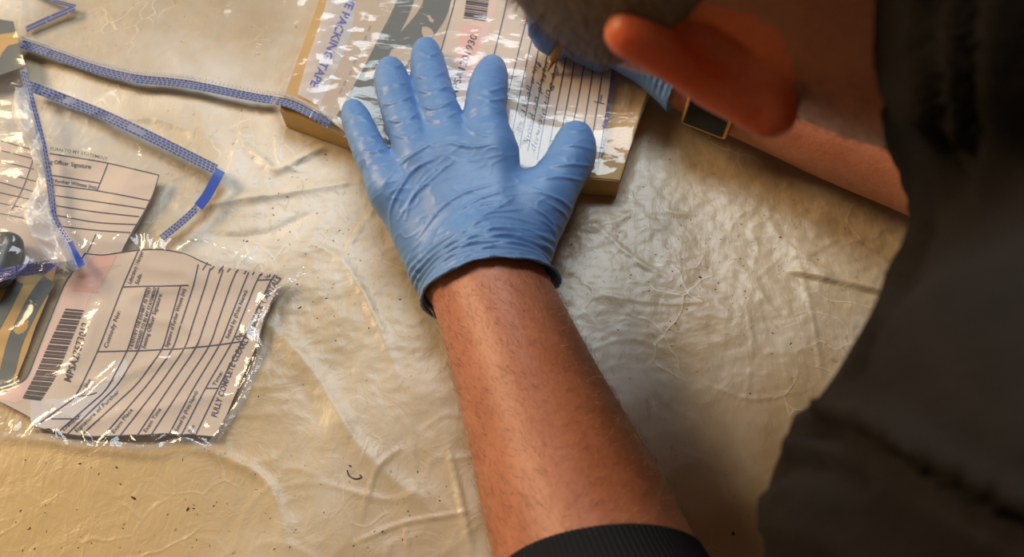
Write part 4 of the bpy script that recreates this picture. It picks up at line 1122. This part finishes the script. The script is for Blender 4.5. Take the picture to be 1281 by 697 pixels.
# ================================================================== WRISTWATCH, PEN
def frame_mat(o, x, z):
    x = np.array(x) / np.linalg.norm(x); z = np.array(z) - (np.array(z) @ x) * x; z /= np.linalg.norm(z); y = np.cross(z, x)
    return np.array([x, y, z])
wc = J(901, 122, .034); wax = Pb[2] - Pb[1]; wax /= np.linalg.norm(wax)
wn = np.array([-0.25, -0.92, 0.32]); fr_ = frame_mat(None, wax, wn)
wr = R_(35, wc)
watch = empty('wristwatch', wc, 'square brass-edged wristwatch with a dark face on the writing wrist', 'wristwatch')
ctr = wc + fr_[2] * (wr + 0.002)
def obox(name, c, sx, sy, z0, z1, m, bw, parent):
    V, Fc = box_data(-sx / 2, -sy / 2, z0, sx / 2, sy / 2, z1)
    V = [c + v[0] * fr_[0] + v[1] * fr_[1] + v[2] * fr_[2] for v in V]
    return bevel_obj(from_data(name, V, Fc, m, parent=parent), bw, 4)
obox('case', ctr, 0.034, 0.030, -0.004, 0.0055, M['gold'], 0.0035, watch)
obox('dial', ctr, 0.029, 0.025, 0.004, 0.0068, M['dial'], 0.0012, watch)
V, Fc = tube_data([ctr + fr_[1] * 0.0145 + fr_[2] * 0.001, ctr + fr_[1] * 0.018 + fr_[2] * 0.001], 0.002, 12); from_data('crown', V, Fc, M['gold'], parent=watch)
V = []; k = 60
for i, s in enumerate((-0.010, -0.009, 0.009, 0.010)):
    for j in range(k):
        th = 2 * math.pi * j / k; r = wr + (0.0008 if i in (0, 3) else 0.0026)
        V.append(wc + wax * s + r * (math.cos(th) * fr_[1] + math.sin(th) * fr_[2]))
Fc = [(i * k + j, (i + 1) * k + j, (i + 1) * k + (j + 1) % k, i * k + (j + 1) % k) for i in range(3) for j in range(k)]
from_data('strap', V, Fc, M['strap'], parent=watch)

t0 = J(685, 90, BOX_Z + 0.0045); t1 = J(704, 46, BOX_Z + 0.030); dv = (t1 - t0) / np.linalg.norm(t1 - t0)
pen = empty('pen', t0, 'slim pen with an amber tip section held against the label', 'pen')
V, Fc = tube_data([t0, t0 + dv * 0.003, t0 + dv * 0.010], [0.0004, 0.0010, 0.0026], 14); from_data('tip', V, Fc, M['amber'], parent=pen)
V, Fc = tube_data([t0 + dv * 0.010, t0 + dv * 0.026, t0 + dv * 0.028], [0.0028, 0.0036, 0.0036], 16); from_data('amber_grip', V, Fc, M['amber'], parent=pen)
V, Fc = tube_data([t0 + dv * 0.028, t0 + dv * 0.030, t0 + dv * 0.125, t0 + dv * 0.132], [0.0036, 0.0040, 0.0040, 0.0028], 16); from_data('barrel', V, Fc, M['pengrey'], parent=pen)

# ================================================================== CRUMBS AND THREAD
def sheet_pt(px, py, e=0.0):
    z = 0.0
    for _ in range(4):
        p = at_z(float(px), float(py), float(z)); z = float(sheet_z(np.array([p[0]]), np.array([p[1]]))[0]) + e
    return at_z(float(px), float(py), float(z))
def crumb_data(p, l, w, ang, seed):
    r = random.Random(seed); V = []; n, k = 5, 6
    for i in range(n):
        t = i / (n - 1); rr = w * (0.35 + math.sin(math.pi * t)) * r.uniform(0.8, 1.2)
        c = p + np.array([math.cos(ang) * (t - .5) * l, math.sin(ang) * (t - .5) * l, w * 0.7])
        for j in range(k):
            th = 2 * math.pi * j / k
            V.append(c + rr * np.array([-math.sin(ang) * math.cos(th), math.cos(ang) * math.cos(th), 0.6 * math.sin(th)]))
    Fc = [(i * k + j, i * k + (j + 1) % k, (i + 1) * k + (j + 1) % k, (i + 1) * k + j) for i in range(n - 1) for j in range(k)] + [tuple(range(k))[::-1], tuple((n - 1) * k + j for j in range(k))]
    return V, Fc
big = [(167, 623, 3.8, .7, -.5, 'dark elongated crumb near the front left corner of the sheet'), (235, 637, 2.4, .8, 1.2, 'dark round crumb left of centre near the front edge'),
       (438, 583, 2.2, .5, -.6, 'small dark crumb just above the curled thread'), (876, 347, 2.6, .6, -.4, 'black crumb right of the glove cuff'),
       (976, 297, 2.0, .5, .2, 'black crumb below the writing forearm'), (375, 385, 2.8, .5, .7, 'dark crumb right of the barcode bag tip'),
       (917, 668, 2.6, .9, 1.3, 'dark crumb at the bottom beside the sleeve'), (309, 302, 2.0, .5, .4, 'dark crumb above the barcode bag'),
       (146, 585, 1.8, .5, -.4, 'tiny dark crumb below the barcode bag, right of another'), (100, 580, 1.6, .5, .3, 'tiny dark crumb below the barcode bag, leftmost there'),
       (989, 430, 2.2, .4, .8, 'dark crumb at the right, left of the sleeve fold'), (845, 405, 1.8, .4, .8, 'dark crumb right of the bare forearm')]
for x, y, l, w, a_, lbl in big:
    V, Fc = crumb_data(sheet_pt(x, y), l * 0.001, w * 0.0006, a_, x)
    tag(from_data('crumb', V, Fc, M['crumb']), lbl, 'crumb', 'dark crumbs on the plastic sheet')
b = Bag()
for i in range(230):
    if i < 110: x, y = random.gauss(850, 90), random.gauss(320, 65)
    elif i < 170: x, y = random.gauss(390, 60), random.gauss(310, 80)
    else: x, y = random.uniform(10, 560), random.uniform(560, 690)
    if not (10 < x < 1140 and 20 < y < 690): continue
    p = sheet_pt(x, y)
    if abs(p[0]) > 0.42 or bx_sd(p[:1], p[1:2])[0] < 0.004: continue
    V, Fc = crumb_data(p, random.uniform(.0005, .0018), random.uniform(.00010, .00026), random.uniform(0, 3), i); b.add(V, Fc, M['crumb'])
tag(b.build('grit'), 'fine brown grit and lint scattered over the plastic sheet', 'grit', kind='stuff')
th = [sheet_pt(x, y, 0.0004) for x, y in catmull([(434, 588), (436, 594), (441, 598), (447, 599), (452, 597), (450, 594)], 24)]
V, Fc = tube_data(th, 0.0003, 6); tag(from_data('thread', V, Fc, M['crumb']), 'short curled dark thread on the sheet at front centre left', 'thread')
